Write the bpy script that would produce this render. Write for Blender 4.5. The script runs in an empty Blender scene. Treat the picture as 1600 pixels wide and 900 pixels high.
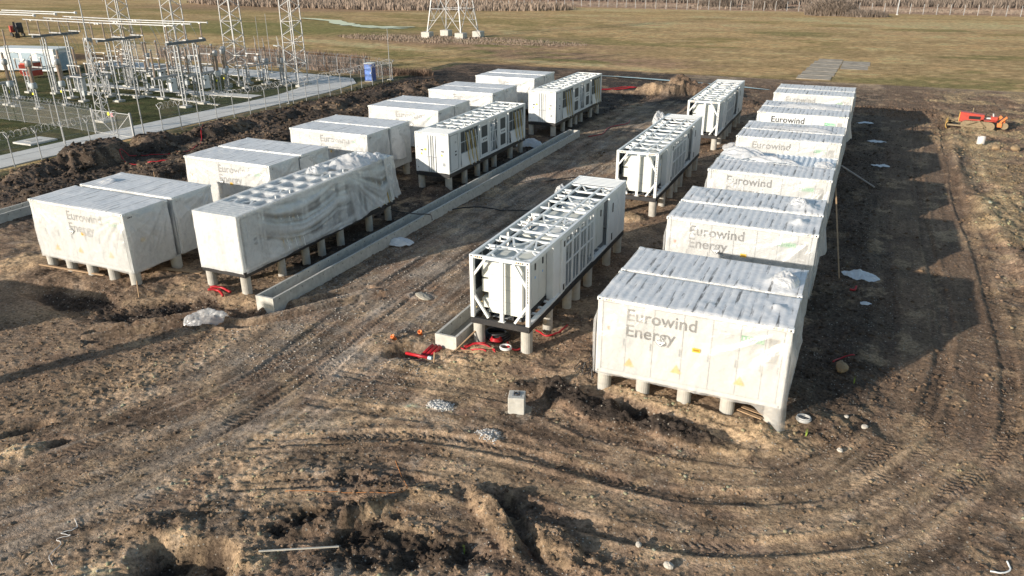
import bpy, math, random
import numpy as np
from mathutils import Vector, Matrix, Euler
R = math.radians
random.seed(7)
S = bpy.context.scene
COL = S.collection

# ---------------------------------------------------------------- camera
cd = bpy.data.cameras.new("camera")
cam = bpy.data.objects.new("camera", cd)
COL.objects.link(cam)
S.camera = cam
YAW, PITCH, ROLL = -0.4249, 0.4070, -0.0051
fw = Vector((math.sin(YAW)*math.cos(PITCH), math.cos(YAW)*math.cos(PITCH), -math.sin(PITCH)))
r0 = Vector((math.cos(YAW), -math.sin(YAW), 0))
u0 = r0.cross(fw)
rr = r0*math.cos(ROLL)+u0*math.sin(ROLL)
uu = -r0*math.sin(ROLL)+u0*math.cos(ROLL)
M = Matrix((rr, uu, -fw)).transposed().to_4x4()
M.translation = Vector((6.803, -21.910, 12.895+0.85))
cam.matrix_world = M
cd.sensor_width = 36
cd.lens = 36*1.1899/1.6
cd.clip_start = 0.1
cd.clip_end = 5000

# ---------------------------------------------------------------- world + sun
SUN_EL = R(15.2)
SUN_DIR = Vector((math.cos(R(60))*math.cos(SUN_EL), math.sin(R(60))*math.cos(SUN_EL), -math.sin(SUN_EL)))  # direction the light travels
W = bpy.data.worlds.new("World")
S.world = W
W.use_nodes = True
nt = W.node_tree
bg = nt.nodes["Background"]
sky = nt.nodes.new("ShaderNodeTexSky")
sky.sky_type = 'NISHITA'
sky.sun_disc = False
sky.sun_elevation = SUN_EL
sky.sun_rotation = R(210)
sky.air_density = 1.2
sky.dust_density = 0.5
nt.links.new(sky.outputs[0], bg.inputs[0])
bg.inputs[1].default_value = 0.115
sl = bpy.data.lights.new("sun", 'SUN')
sl.energy = 4.8
sl.angle = R(0.55)
sl.color = (1.0, 0.905, 0.785)
so = bpy.data.objects.new("sun", sl)
COL.objects.link(so)
so.rotation_euler = SUN_DIR.to_track_quat('-Z', 'Y').to_euler()
so.location = (-30, -50, 40)
S.view_settings.view_transform = 'Standard'
S.view_settings.look = 'None'
S.view_settings.exposure = 0.46
S.view_settings.gamma = 1
S.view_settings.use_curve_mapping = False
S.cycles.max_bounces = 6
S.cycles.transparent_max_bounces = 12
S.cycles.use_denoising = True

# ---------------------------------------------------------------- noise
_rng = np.random.RandomState(11)
LAT = _rng.rand(512, 512)
def vn(x, y, seed=0):
    x = np.asarray(x, float)+seed*17.31; y = np.asarray(y, float)+seed*9.77
    xi = np.floor(x).astype(int); yi = np.floor(y).astype(int)
    fx = x-xi; fy = y-yi
    fx = fx*fx*(3-2*fx); fy = fy*fy*(3-2*fy)
    a = LAT[xi % 512, yi % 512]; b = LAT[(xi+1) % 512, yi % 512]
    c = LAT[xi % 512, (yi+1) % 512]; d = LAT[(xi+1) % 512, (yi+1) % 512]
    return (a*(1-fx)+b*fx)*(1-fy)+(c*(1-fx)+d*fx)*fy*1.0
def fbm(x, y, o=4, seed=0, g=.5):
    s = 0; a = 1; t = 0
    for i in range(o):
        c, n = math.cos(.7*i), math.sin(.7*i)
        s = s+a*vn((x*c-y*n)*2**i, (x*n+y*c)*2**i, seed+i*3)
        t += a; a *= g
    return s/t
def ridged(x, y, o=3, seed=0):
    s = 0; a = 1; t = 0
    for i in range(o):
        s = s+a*(1-np.abs(2*vn(x*2**i, y*2**i, seed+i*5)-1)); t += a; a *= .5
    return s/t
def sm(a, b, x):
    t = np.clip((x-a)/(b-a), 0, 1)
    return t*t*(3-2*t)

# ---------------------------------------------------------------- materials
MATS = {}
def nodes(m):
    m.use_nodes = True
    return m.node_tree, m.node_tree.nodes["Principled BSDF"]
def pm(name, col, rough=.55, metal=0, var=.12, scale=2.5, bump=0, bscale=30, streak=None, spec=None, dirt=0, dcol=(.1, .08, .06)):
    if name in MATS: return MATS[name]
    m = bpy.data.materials.new(name); t, p = nodes(m)
    N, L = t.nodes, t.links
    geo = N.new("ShaderNodeNewGeometry")
    vec = geo.outputs["Position"]
    if streak:
        mp = N.new("ShaderNodeMapping"); mp.inputs["Scale"].default_value = streak; L.new(vec, mp.inputs[0]); vec = mp.outputs[0]
    nz = N.new("ShaderNodeTexNoise"); nz.inputs["Scale"].default_value = scale; nz.inputs["Detail"].default_value = 6
    L.new(vec, nz.inputs["Vector"])
    cr = N.new("ShaderNodeValToRGB")
    cr.color_ramp.elements[0].position = .3; cr.color_ramp.elements[1].position = .7
    cr.color_ramp.elements[0].color = [c*(1-var) for c in col]+[1]
    cr.color_ramp.elements[1].color = [min(1, c*(1+var)) for c in col]+[1]
    L.new(nz.outputs[0], cr.inputs[0])
    out = cr.outputs[0]
    if dirt:
        n2 = N.new("ShaderNodeTexNoise"); n2.inputs["Scale"].default_value = 1.7; n2.inputs["Detail"].default_value = 9
        n2.inputs["Roughness"].default_value = .7
        L.new(geo.outputs["Position"], n2.inputs["Vector"])
        mr = N.new("ShaderNodeMapRange"); mr.inputs[1].default_value = .5; mr.inputs[2].default_value = .75; mr.inputs[3].default_value = 0; mr.inputs[4].default_value = dirt
        L.new(n2.outputs[0], mr.inputs[0])
        mx = N.new("ShaderNodeMix"); mx.data_type = 'RGBA'
        L.new(mr.outputs[0], mx.inputs[0]); L.new(out, mx.inputs[6]); mx.inputs[7].default_value = list(dcol)+[1]
        out = mx.outputs[2]
    L.new(out, p.inputs["Base Color"])
    p.inputs["Roughness"].default_value = rough
    p.inputs["Metallic"].default_value = metal
    if spec is not None: p.inputs["Specular IOR Level"].default_value = spec
    if bump:
        n3 = N.new("ShaderNodeTexNoise"); n3.inputs["Scale"].default_value = bscale; n3.inputs["Detail"].default_value = 5
        L.new(geo.outputs["Position"], n3.inputs["Vector"])
        b = N.new("ShaderNodeBump"); b.inputs["Strength"].default_value = bump; b.inputs["Distance"].default_value = .02
        L.new(n3.outputs[0], b.inputs["Height"]); L.new(b.outputs[0], p.inputs["Normal"])
    MATS[name] = m
    return m

def film(name, alpha, col=(.88, .87, .84), dirty=0, ribdirt=False, gloss=.08):
    """white polythene wrap: partly see-through, wrinkled"""
    m = bpy.data.materials.new(name); t, p = nodes(m)
    N, L = t.nodes, t.links
    out = N["Material Output"]; N.remove(p)
    tc = N.new("ShaderNodeTexCoord"); oi = N.new("ShaderNodeObjectInfo")
    add = N.new("ShaderNodeVectorMath"); add.operation = 'MULTIPLY_ADD'
    cmb = N.new("ShaderNodeCombineXYZ")
    mul = N.new("ShaderNodeMath"); mul.operation = 'MULTIPLY'; mul.inputs[1].default_value = 37
    L.new(oi.outputs["Random"], mul.inputs[0])
    L.new(mul.outputs[0], cmb.inputs[0]); L.new(mul.outputs[0], cmb.inputs[2])
    add.operation = 'ADD'
    L.new(tc.outputs["Object"], add.inputs[0]); L.new(cmb.outputs[0], add.inputs[1])
    vec = add.outputs[0]
    # wrinkles
    n1 = N.new("ShaderNodeTexNoise"); n1.inputs["Scale"].default_value = 3.2; n1.inputs["Detail"].default_value = 8; n1.inputs["Roughness"].default_value = .62; n1.inputs["Distortion"].default_value = 1.2
    L.new(vec, n1.inputs["Vector"])
    n2 = N.new("ShaderNodeTexVoronoi"); n2.inputs["Scale"].default_value = 4.5; n2.feature = 'DISTANCE_TO_EDGE'
    mv = N.new("ShaderNodeMapping"); mv.inputs["Scale"].default_value = (1, 1, .45); L.new(vec, mv.inputs[0]); L.new(mv.outputs[0], n2.inputs["Vector"])
    ad = N.new("ShaderNodeMath"); ad.operation = 'MULTIPLY_ADD'; ad.inputs[1].default_value = .5
    L.new(n2.outputs[0], ad.inputs[0]); L.new(n1.outputs[0], ad.inputs[2])
    b = N.new("ShaderNodeBump"); b.inputs["Strength"].default_value = .28 if ribdirt else .7; b.inputs["Distance"].default_value = .03 if ribdirt else .045
    L.new(ad.outputs[0], b.inputs["Height"])
    # opacity varies with wrinkles
    mr = N.new("ShaderNodeMapRange"); mr.inputs[1].default_value = .3; mr.inputs[2].default_value = .7
    mr.inputs[3].default_value = alpha-.07; mr.inputs[4].default_value = min(1, alpha+.07)
    L.new(n1.outputs[0], mr.inputs[0])
    fa = N.new("ShaderNodeAttribute"); fa.attribute_name = "fold"      # gathered film is thicker, so less see-through
    fm = N.new("ShaderNodeMath"); fm.operation = 'MULTIPLY_ADD'; fm.use_clamp = True; fm.inputs[1].default_value = .42
    L.new(fa.outputs["Fac"], fm.inputs[0]); L.new(mr.outputs[0], fm.inputs[2])
    alpha_out = fm.outputs[0]
    cr = N.new("ShaderNodeValToRGB")
    cr.color_ramp.elements[0].color = [c*.93 for c in col]+[1]; cr.color_ramp.elements[1].color = list(col)+[1]
    cr.color_ramp.elements[0].position = .35; cr.color_ramp.elements[1].position = .6
    L.new(n1.outputs[0], cr.inputs[0])
    colout = cr.outputs[0]
    if dirty or ribdirt:
        n4 = N.new("ShaderNodeTexNoise"); n4.inputs["Scale"].default_value = 2.3 if ribdirt else .9; n4.inputs["Detail"].default_value = 7; n4.inputs["Roughness"].default_value = .72
        mp4 = N.new("ShaderNodeMapping"); mp4.inputs["Scale"].default_value = (1.9, .22, 1) if ribdirt else (1, 1, .6)
        L.new(vec, mp4.inputs[0]); L.new(mp4.outputs[0], n4.inputs["Vector"])
        m4 = N.new("ShaderNodeMapRange"); m4.inputs[1].default_value = .50 if ribdirt else .52; m4.inputs[2].default_value = .60 if ribdirt else .66; m4.inputs[4].default_value = dirty
        L.new(n4.outputs[0], m4.inputs[0])
        fac = m4.outputs[0]
        if ribdirt:  # water and dirt dried in the troughs between the roof ribs (every 0.28 m)
            sx = N.new("ShaderNodeSeparateXYZ"); L.new(tc.outputs["Object"], sx.inputs[0])
            a1 = N.new("ShaderNodeMath"); a1.operation = 'MULTIPLY'; a1.inputs[1].default_value = 2*math.pi/.28; L.new(sx.outputs[0], a1.inputs[0])
            a2 = N.new("ShaderNodeMath"); a2.operation = 'COSINE'; L.new(a1.outputs[0], a2.inputs[0])
            a3 = N.new("ShaderNodeMapRange"); a3.inputs[1].default_value = .1; a3.inputs[2].default_value = .7; L.new(a2.outputs[0], a3.inputs[0])
            a4 = N.new("ShaderNodeMath"); a4.operation = 'MULTIPLY'; L.new(a3.outputs[0], a4.inputs[0]); L.new(fac, a4.inputs[1])
            fac = a4.outputs[0]
        mx = N.new("ShaderNodeMix"); mx.data_type = 'RGBA'
        L.new(fac, mx.inputs[0]); L.new(colout, mx.inputs[6]); mx.inputs[7].default_value = (.11, .10, .09, 1) if ribdirt else (.42, .37, .27, 1)
        colout = mx.outputs[2]
        am = N.new("ShaderNodeMath"); am.operation = 'MAXIMUM'; L.new(alpha_out, am.inputs[0]); L.new(fac, am.inputs[1]); alpha_out = am.outputs[0]
    df = N.new("ShaderNodeBsdfDiffuse"); L.new(colout, df.inputs[0]); L.new(b.outputs[0], df.inputs["Normal"])
    tl = N.new("ShaderNodeBsdfTranslucent"); L.new(colout, tl.inputs[0])
    gl = N.new("ShaderNodeBsdfGlossy"); gl.inputs["Roughness"].default_value = .3; L.new(b.outputs[0], gl.inputs["Normal"])
    gl.inputs[0].default_value = (.9, .9, .9, 1)
    tr = N.new("ShaderNodeBsdfTransparent")
    m1 = N.new("ShaderNodeMixShader"); m1.inputs[0].default_value = .22; L.new(df.outputs[0], m1.inputs[1]); L.new(tl.outputs[0], m1.inputs[2])
    m2 = N.new("ShaderNodeMixShader"); L.new(alpha_out, m2.inputs[0]); L.new(tr.outputs[0], m2.inputs[1]); L.new(m1.outputs[0], m2.inputs[2])
    m3 = N.new("ShaderNodeMixShader"); m3.inputs[0].default_value = gloss; L.new(m2.outputs[0], m3.inputs[1]); L.new(gl.outputs[0], m3.inputs[2])
    L.new(m3.outputs[0], out.inputs[0])
    return m

white = pm("white_paint", (.68, .69, .68), .42, var=.05, scale=1.5, dirt=.12, dcol=(.4, .36, .28))
white2 = pm("white_steel", (.74, .75, .735), .4, var=.04, dirt=.1, dcol=(.4, .36, .28))
cabgrey = pm("cabinet_cream", (.62, .63, .585), .5, var=.04)
greyp = pm("grey_paint", (.30, .32, .33), .5, var=.1)
midgrey = pm("equipment_grey", (.42, .45, .46), .5, var=.1)
black = pm("black_steel", (.022, .022, .024), .5, var=.3, dirt=.35, dcol=(.12, .1, .08))
holem = pm("dark_hole", (.012, .011, .011), .8)
steel = pm("galvanised_steel", (.33, .345, .36), .5, metal=.3, var=.18, scale=6)
steelw = pm("pale_galvanised_steel", (.38, .385, .39), .5, metal=.2, var=.12, scale=6)
conc = pm("cast_concrete", (.50, .485, .44), .85, var=.14, scale=5, bump=.25, bscale=60, dirt=.35, dcol=(.26, .22, .17))
concp = pm("pier_concrete", (.44, .42, .375), .85, var=.12, scale=4, bump=.2, dirt=.4, dcol=(.2, .165, .12))
rconc = pm("road_concrete", (.62, .605, .57), .9, var=.1, scale=.7, bump=.1, dirt=.3, dcol=(.3, .27, .23))
textm = pm("grey_lettering", (.030, .032, .036), .6)
textl = pm("pale_lettering", (.42, .42, .42), .6)
yell = pm("yellow_sticker", (.75, .47, .05), .5)
yel2 = pm("bright_yellow_sign", (.85, .8, .05), .5)
pink = pm("pink_sign", (.8, .3, .32), .5)
green = pm("green_sticker", (.06, .42, .16), .5)
redp = pm("red_pipe", (.40, .012, .018), .45, var=.15)
orange = pm("orange_plastic", (.75, .2, .05), .5)
rubber = pm("black_cable", (.018, .018, .02), .45)
wood = pm("raw_timber", (.36, .24, .14), .8, var=.2, streak=(1, 1, 1), scale=8, bump=.3)
porc = pm("insulator_brown_grey", (.34, .27, .215), .35, var=.12)
blue = pm("blue_plastic", (.02, .07, .36), .4, var=.1)
redhood = pm("red_machine_paint", (.42, .05, .032), .45, var=.15, scale=4, dirt=.3, dcol=(.3, .2, .12))
yelmach = pm("yellow_machine_paint", (.46, .27, .06), .6, var=.2, scale=5, dirt=.6, dcol=(.34, .26, .15))
mudm = pm("muddy_steel", (.25, .19, .115), .85, var=.25, scale=7)
strapm = pm("yellow_strap", (.62, .45, .16), .6)
bluest = pm("blue_sticker", (.1, .35, .7), .5)
cyan = pm("pale_blue_panel", (.24, .33, .40), .5)
film_side = film("wrap_side", .44, (.72, .715, .70))
film_side_l = film("wrap_side_aged", .52, (.73, .73, .715), dirty=.04)
film_top = film("wrap_top_dirty", .90, (.90, .90, .90), dirty=.9, ribdirt=True)
film_top_l = film("wrap_top", .88, (.90, .90, .90), dirty=.55, ribdirt=True)
film_skid = film("wrap_loose", .44, (.80, .81, .81), dirty=.0)
film_loose = film("sheet_crumpled", .66, (.84, .84, .84), dirty=.1, gloss=.16)

# ---------------------------------------------------------------- mesh builder
class MB:
    def __init__(s): s.v = []; s.f = []; s.sm = False
    def add(s, vs, fs):
        o = len(s.v); s.v += [tuple(v) for v in vs]; s.f += [tuple(i+o for i in f) for f in fs]; return s
    def box(s, a, b):
        x0, y0, z0 = a; x1, y1, z1 = b
        return s.add([(x0, y0, z0), (x1, y0, z0), (x1, y1, z0), (x0, y1, z0), (x0, y0, z1), (x1, y0, z1), (x1, y1, z1), (x0, y1, z1)],
                     [(0, 3, 2, 1), (4, 5, 6, 7), (0, 1, 5, 4), (1, 2, 6, 5), (2, 3, 7, 6), (3, 0, 4, 7)])
    def cbox(s, c, d, rz=0, ry=0, rx=0):
        m = Matrix.Translation(c) @ Euler((rx, ry, rz)).to_matrix().to_4x4()
        vs = [m @ Vector((sx*d[0]/2, sy*d[1]/2, sz*d[2]/2)) for sz in (-1, 1) for sx, sy in ((-1, -1), (1, -1), (1, 1), (-1, 1))]
        return s.add(vs, [(0, 3, 2, 1), (4, 5, 6, 7), (0, 1, 5, 4), (1, 2, 6, 5), (2, 3, 7, 6), (3, 0, 4, 7)])
    def bar(s, p, q, w, h=None):
        p = Vector(p); q = Vector(q); h = h or w
        d = (q-p); L = d.length; d.normalize()
        up = Vector((0, 0, 1)) if abs(d.z) < .95 else Vector((0, 1, 0))
        a = d.cross(up).normalized(); b = a.cross(d)
        vs = [p+o for o in (-a*w/2-b*h/2, a*w/2-b*h/2, a*w/2+b*h/2, -a*w/2+b*h/2)]+[q+o for o in (-a*w/2-b*h/2, a*w/2-b*h/2, a*w/2+b*h/2, -a*w/2+b*h/2)]
        return s.add(vs, [(0, 3, 2, 1), (4, 5, 6, 7), (0, 1, 5, 4), (1, 2, 6, 5), (2, 3, 7, 6), (3, 0, 4, 7)])
    def tube(s, pts, r, n=6, caps=True, closed=False):
        pts = [Vector(p) for p in pts]; k = len(pts); vs = []
        rs = r if isinstance(r, (list, tuple)) else [r]*k
        pa = None
        for i, p in enumerate(pts):
            if closed: d = pts[(i+1) % k]-pts[i-1]
            else: d = pts[min(i+1, k-1)]-pts[max(i-1, 0)]
            if d.length < 1e-9: d = Vector((0, 0, 1))
            d.normalize()
            if pa is None:
                up = Vector((0, 0, 1)) if abs(d.z) < .9 else Vector((1, 0, 0)); a = d.cross(up).normalized()
            else:
                a = (pa-d*pa.dot(d)).normalized()
            pa = a; b = d.cross(a)
            for j in range(n):
                t = 2*math.pi*j/n; vs.append(p+(a*math.cos(t)+b*math.sin(t))*rs[i])
        fs = []
        for i in range(k if closed else k-1):
            for j in range(n):
                i2 = (i+1) % k
                fs.append((i*n+j, i*n+(j+1) % n, i2*n+(j+1) % n, i2*n+j))
        if caps and not closed: fs.append(tuple(range(n))[::-1]); fs.append(tuple((k-1)*n+j for j in range(n)))
        return s.add(vs, fs)
    def lathe(s, prof, c=(0, 0, 0), n=12, axis='z'):
        vs = []
        for (r, z) in prof:
            for j in range(n):
                t = 2*math.pi*j/n
                if axis == 'z': v = (c[0]+r*math.cos(t), c[1]+r*math.sin(t), c[2]+z)
                elif axis == 'y': v = (c[0]+r*math.cos(t), c[1]+z, c[2]+r*math.sin(t))
                else: v = (c[0]+z, c[1]+r*math.cos(t), c[2]+r*math.sin(t))
                vs.append(v)
        k = len(prof)
        fs = [(i*n+j, i*n+(j+1) % n, (i+1)*n+(j+1) % n, (i+1)*n+j) for i in range(k-1) for j in range(n)]
        fs += [tuple(range(n))[::-1], tuple((k-1)*n+j for j in range(n))]
        return s.add(vs, fs)
    def grid(s, P):
        """P: array (n,m,3)"""
        n, m = P.shape[:2]
        return s.add(P.reshape(-1, 3).tolist(), [(i*m+j, (i+1)*m+j, (i+1)*m+j+1, i*m+j+1) for i in range(n-1) for j in range(m-1)])
    def prism(s, prof, axis, a, b):
        """extrude a 2D outline along an axis"""
        def mk(p, t):
            return {'x': (t, p[0], p[1]), 'y': (p[0], t, p[1]), 'z': (p[0], p[1], t)}[axis]
        n = len(prof)
        return s.add([mk(p, a) for p in prof]+[mk(p, b) for p in prof],
                     [tuple(range(n))[::-1], tuple(range(n, 2*n))]+[(i, (i+1) % n, n+(i+1) % n, n+i) for i in range(n)])
    def mesh(s, name, mat, smooth=False):
        me = bpy.data.meshes.new(name); me.from_pydata(s.v, [], s.f)
        for m in (mat if isinstance(mat, (list, tuple)) else [mat]): me.materials.append(m)
        if smooth: me.polygons.foreach_set('use_smooth', [True]*len(me.polygons))
        me.update()
        return me
    def build(s, name, mat, parent=None, smooth=False, bevel=0):
        me = s.mesh(name, mat, smooth)
        if bevel:
            import bmesh
            bm = bmesh.new(); bm.from_mesh(me)
            bmesh.ops.recalc_face_normals(bm, faces=bm.faces)
            bmesh.ops.bevel(bm, geom=[e for e in bm.edges if e.is_manifold and e.calc_face_angle(0) > .6], offset=bevel, segments=1, affect='EDGES')
            bm.to_mesh(me); bm.free()
        return link(name, me, parent)
def link(name, me, parent=None):
    o = bpy.data.objects.new(name, me); COL.objects.link(o)
    if parent: o.parent = parent
    return o
def tag(o, label=None, cat=None, group=None, kind=None):
    if label: o['label'] = label
    if cat: o['category'] = cat
    if group: o['group'] = group
    if kind: o['kind'] = kind
    return o
def thing(name, label, cat, loc=(0, 0, 0), rz=0, group=None):
    o = bpy.data.objects.new(name, None); COL.objects.link(o)
    o.empty_display_size = .3
    o.location = loc; o.rotation_euler = (0, 0, rz)
    return tag(o, label, cat, group)
def dup(root, loc, rz=0, label=None, group=None, skip=(), smap=None):
    def cp(o, par):
        c = o.copy(); COL.objects.link(c); c.parent = par
        for k in o.children:
            if k.name.split('.')[0] in skip: continue
            cp(k, c)
        return c
    r = cp(root, None); r.location = loc; r.rotation_euler = (0, 0, rz)
    if label: r['label'] = label
    if group: r['group'] = group
    return r
_fonts = {}
def text_mesh(s, width=None, height=None, bold=0.0, ext=.004):
    key = (s, width, height, bold)
    if key in _fonts: return _fonts[key]
    c = bpy.data.curves.new("lettering", 'FONT'); c.body = s; c.extrude = ext; c.offset = bold; c.resolution_u = 3
    c.size = 1
    o = bpy.data.objects.new("tmp", c); COL.objects.link(o)
    dg = bpy.context.evaluated_depsgraph_get(); dg.update()
    me = bpy.data.meshes.new_from_object(o.evaluated_get(dg))
    bpy.data.objects.remove(o)
    v = np.empty(len(me.vertices)*3); me.vertices.foreach_get('co', v); v = v.reshape(-1, 3)
    v[:, 0] -= v[:, 0].min()
    k = width/v[:, 0].max() if width else height/.7
    v[:, :2] *= k
    me.vertices.foreach_set('co', v.ravel()); me.update()
    _fonts[key] = me
    return me
def put_text(parent, s, loc, rot, width=None, height=None, mat=None, bold=.012, name='lettering'):
    me = text_mesh(s, width, height, bold).copy()
    me.materials.clear(); me.materials.append(mat or textm)
    o = link(name, me, parent); o.location = loc; o.rotation_euler = rot
    return o
FR = (R(90), 0, 0)          # facing -y
RT = (R(90), 0, R(90))      # facing +x
# ================================================================ TERRAIN
TR1 = [(-6.0, -6.9), (-3.88, -5.85), (-0.68, -5.45), (2.41, -5.47), (4.78, -5.12), (7.1, -4.01), (8.48, -2.92), (9.79, -0.82), (11.3, 2.14), (12.0, 5.95), (12.4, 11.9), (12.2, 30), (12.6, 52)]
TR2 = [(-7, -3.2), (-2.54, -2.6), (0.42, -3.3), (3.37, -3.2), (6.08, -2.7), (7.57, -1.6), (9.11, 0.6), (10.0, 4), (10.2, 12), (10.0, 30)]
TR3 = [(-16, -16), (-12.5, -10), (-10.6, -4.7), (-10.8, 1.5), (-10.9, 9.6), (-10.6, 20.6), (-10.4, 40), (-9.5, 58)]
TR4 = [(-13, -15), (-9.5, -8.5), (-8.9, -3), (-9.3, 3), (-9.2, 14), (-8.8, 30)]
TR5 = [(-19, -3.4), (-16.6, -.8), (-14.9, -.3), (-12.4, 3.5)]
def smooth_path(P, n=8):
    out = []
    for i in range(len(P)-1):
        p0 = P[max(i-1, 0)]; p1 = P[i]; p2 = P[i+1]; p3 = P[min(i+2, len(P)-1)]
        for k in range(n):
            t = k/n
            out.append(tuple(.5*((2*p1[a])+(-p0[a]+p2[a])*t+(2*p0[a]-5*p1[a]+4*p2[a]-p3[a])*t*t+(-p0[a]+3*p1[a]-3*p2[a]+p3[a])*t**3) for a in (0, 1)))
    out.append(P[-1])
    return np.array(out)
def path_coords(x, y, P, rad):
    """signed lateral distance and arc length to a path; nan beyond rad"""
    best = np.full(x.shape, 1e9); lat = np.full(x.shape, 1e9); s = np.zeros(x.shape)
    Q = smooth_path(P)
    m0 = (x > Q[:, 0].min()-rad) & (x < Q[:, 0].max()+rad) & (y > Q[:, 1].min()-rad) & (y < Q[:, 1].max()+rad)
    idx = np.nonzero(m0)[0]
    X = x[idx]; Y = y[idx]; B = best[idx]; Lt = lat[idx]; Ss = s[idx]; acc = 0
    for a, b in zip(Q[:-1], Q[1:]):
        d = b-a; L = np.hypot(*d); d = d/L
        near = (X > min(a[0], b[0])-rad) & (X < max(a[0], b[0])+rad) & (Y > min(a[1], b[1])-rad) & (Y < max(a[1], b[1])+rad)
        i = np.nonzero(near)[0]
        t = np.clip((X[i]-a[0])*d[0]+(Y[i]-a[1])*d[1], 0, L)
        px = X[i]-a[0]-d[0]*t; py = Y[i]-a[1]-d[1]*t; dist = np.hypot(px, py)
        u = dist < B[i]; j = i[u]
        B[j] = dist[u]; Lt[j] = ((X[i]-a[0])*d[1]-(Y[i]-a[1])*d[0])[u]; Ss[j] = acc+t[u]
        acc += L
    best[idx] = B; lat[idx] = Lt; s[idx] = Ss
    return lat, s, best
def blob(x, y, cx, cy, rx, ry, ang=0, warp=.35, seed=1):
    c, n = math.cos(R(ang)), math.sin(R(ang))
    u = ((x-cx)*c+(y-cy)*n)/rx; v = (-(x-cx)*n+(y-cy)*c)/ry
    d = np.sqrt(u*u+v*v)+warp*(fbm(x*1.1, y*1.1, 3, seed)-.5)*2
    return sm(1.15, .55, d)
BERM = [(-45.2, 12.2, 2.6, 1.4, .55), (-44.6, 16.6, 3.4, 2.0, 1.25), (-45.0, 22.4, 2.4, 1.5, .8), (-44.2, 28.5, 4.5, 1.8, .6), (-44.0, 35.5, 4.5, 1.9, .5), (-43.0, 42, 5, 2.2, .55), (-42.6, 50, 5, 2.2, .5), (-41, 57.5, 4.5, 2.6, .45),
        (-39, 9, 3, 2, .7), (-37, 17, 5, 1.6, .6), (-36.5, 30, 7, 1.5, .6), (-35.5, 45, 8, 1.4, .55)]
SANDC = np.array([.36, .275, .18]); TAN = np.array([.26, .198, .14]); BRN = np.array([.165, .118, .085]); DRK = np.array([.052, .041, .033])
BLK = np.array([.030, .025, .022]); GRV = np.array([.27, .245, .215]); YEL = np.array([.34, .27, .165]); LGT = np.array([.46, .44, .41])
def terrain(x, y, want_col=True):
    sh = x.shape; x = x.ravel().astype(float); y = y.ravel().astype(float)
    n_big = fbm(x*.16, y*.16, 3, 1); n_mid = fbm(x*.7, y*.7, 4, 2); n_sm = fbm(x*2.6, y*2.6, 4, 3); n_xs = fbm(x*8, y*8, 3, 4)
    n_c = fbm(x*.45, y*.45, 5, 6, .6); n_c2 = fbm(x*1.5, y*1.5, 4, 8, .6)
    h = .10*(n_big-.5)
    rough = np.full(x.shape, .48)
    # zones
    wob = 2.2*(fbm(x*.25, y*.25, 3, 12)-.5)
    berm = sm(-29.2, -31.0, x+wob*.7)*sm(2.0, 7.5, y+wob)*sm(-48.6, -47.2, x+.5*wob)
    farb = sm(54.5, 57.5, y+wob)*sm(78, 70, y+.06*x+wob)*sm(14, 6, x+wob)
    farb2 = sm(50, 60, y+wob)*sm(78, 71, y+.15*x+wob)
    road = sm(-14.4, -13.2, x+.3*wob)*sm(-6.2, -7.3, x+.3*wob)*sm(-9, -3, y)
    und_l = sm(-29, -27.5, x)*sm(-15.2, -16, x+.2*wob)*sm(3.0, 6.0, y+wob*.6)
    und_r = sm(-5.8, -5.2, x)*sm(.3, -.2, x)*sm(4, 8, y)
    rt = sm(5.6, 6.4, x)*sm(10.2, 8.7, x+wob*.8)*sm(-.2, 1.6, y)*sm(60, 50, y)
    rtrack = sm(8.5, 9.6, x+.4*wob)*sm(14.2, 13.0, x+wob)*sm(0, 3, y)
    rout = sm(12.6, 14.2, x+wob)*sm(-3, 3, y)
    hill = np.zeros(x.shape)
    for i, (cx, cy, rx, ry, hh) in enumerate(BERM):
        hill = np.maximum(hill, hh*blob(x, y, cx, cy, ry, rx, 6, .3, 20+i))
    h += hill
    rough = rough*(1-berm)+1.5*berm
    rough = rough*(1-farb2)+.8*farb2
    rough = rough*(1-und_l)+.7*und_l
    rough = rough*(1-.75*road)
    h += .28*np.exp(-((x-14.6-.9*np.sin(y*.12))/.55)**2)*sm(8, 14, y)*sm(56, 50, y)*(.4+n_mid)
    rough = rough+.55*rt+.95*rout+.35*sm(-4.5, -7.5, y)*sm(-12, -8, x)*sm(6, 2, x)
    # colour base
    C = TAN[None]*np.ones((x.size, 1))
    def mix(c, f):
        nonlocal C
        f = np.clip(f, 0, 1)[:, None]; C = C*(1-f)+np.asarray(c)[None]*f
    mix(BRN, sm(.42, .62, n_c)*.9)
    mix(SANDC, sm(.56, .70, fbm(x*.33+5, y*.33, 5, 31, .6))*.8)
    mix(DRK*1.5, sm(.54, .70, fbm(x*.9, y*.9, 5, 33, .65))*.75)
    mix(GRV, sm(.60, .72, n_c2)*.30)
    # mid road: gravelly with brown compacted lanes
    mix(GRV*.66, road*(.2+.45*sm(.4, .6, n_c2)))
    mix(BRN, road*sm(.45, .6, n_c)*.6)
    mix(BLK*1.2, berm*(.80+.2*n_mid)); mix(DRK*1.7, berm*sm(.50, .64, n_c)*.8)
    mix(TAN*.8, berm*sm(.60, .70, fbm(x*.5, y*.5, 4, 41))*.6)
    mix(BLK*1.4, farb*.92); mix(DRK*1.6, farb2*(1-farb)*.85); mix(BRN, farb2*sm(.5, .65, n_c)*.65)
    mix(TAN, farb2*sm(-6, 14, x)*sm(.45, .6, n_c2)*.6)
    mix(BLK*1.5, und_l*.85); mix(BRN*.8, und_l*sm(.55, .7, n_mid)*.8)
    mix(BRN*.85, und_r*.6)
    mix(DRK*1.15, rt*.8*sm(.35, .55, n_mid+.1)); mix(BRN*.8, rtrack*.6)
    mix(YEL*.85, rout*sm(.46, .62, n_c)*.7); mix(BRN*.9, rout*sm(.5, .4, n_c)*.8)
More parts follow.
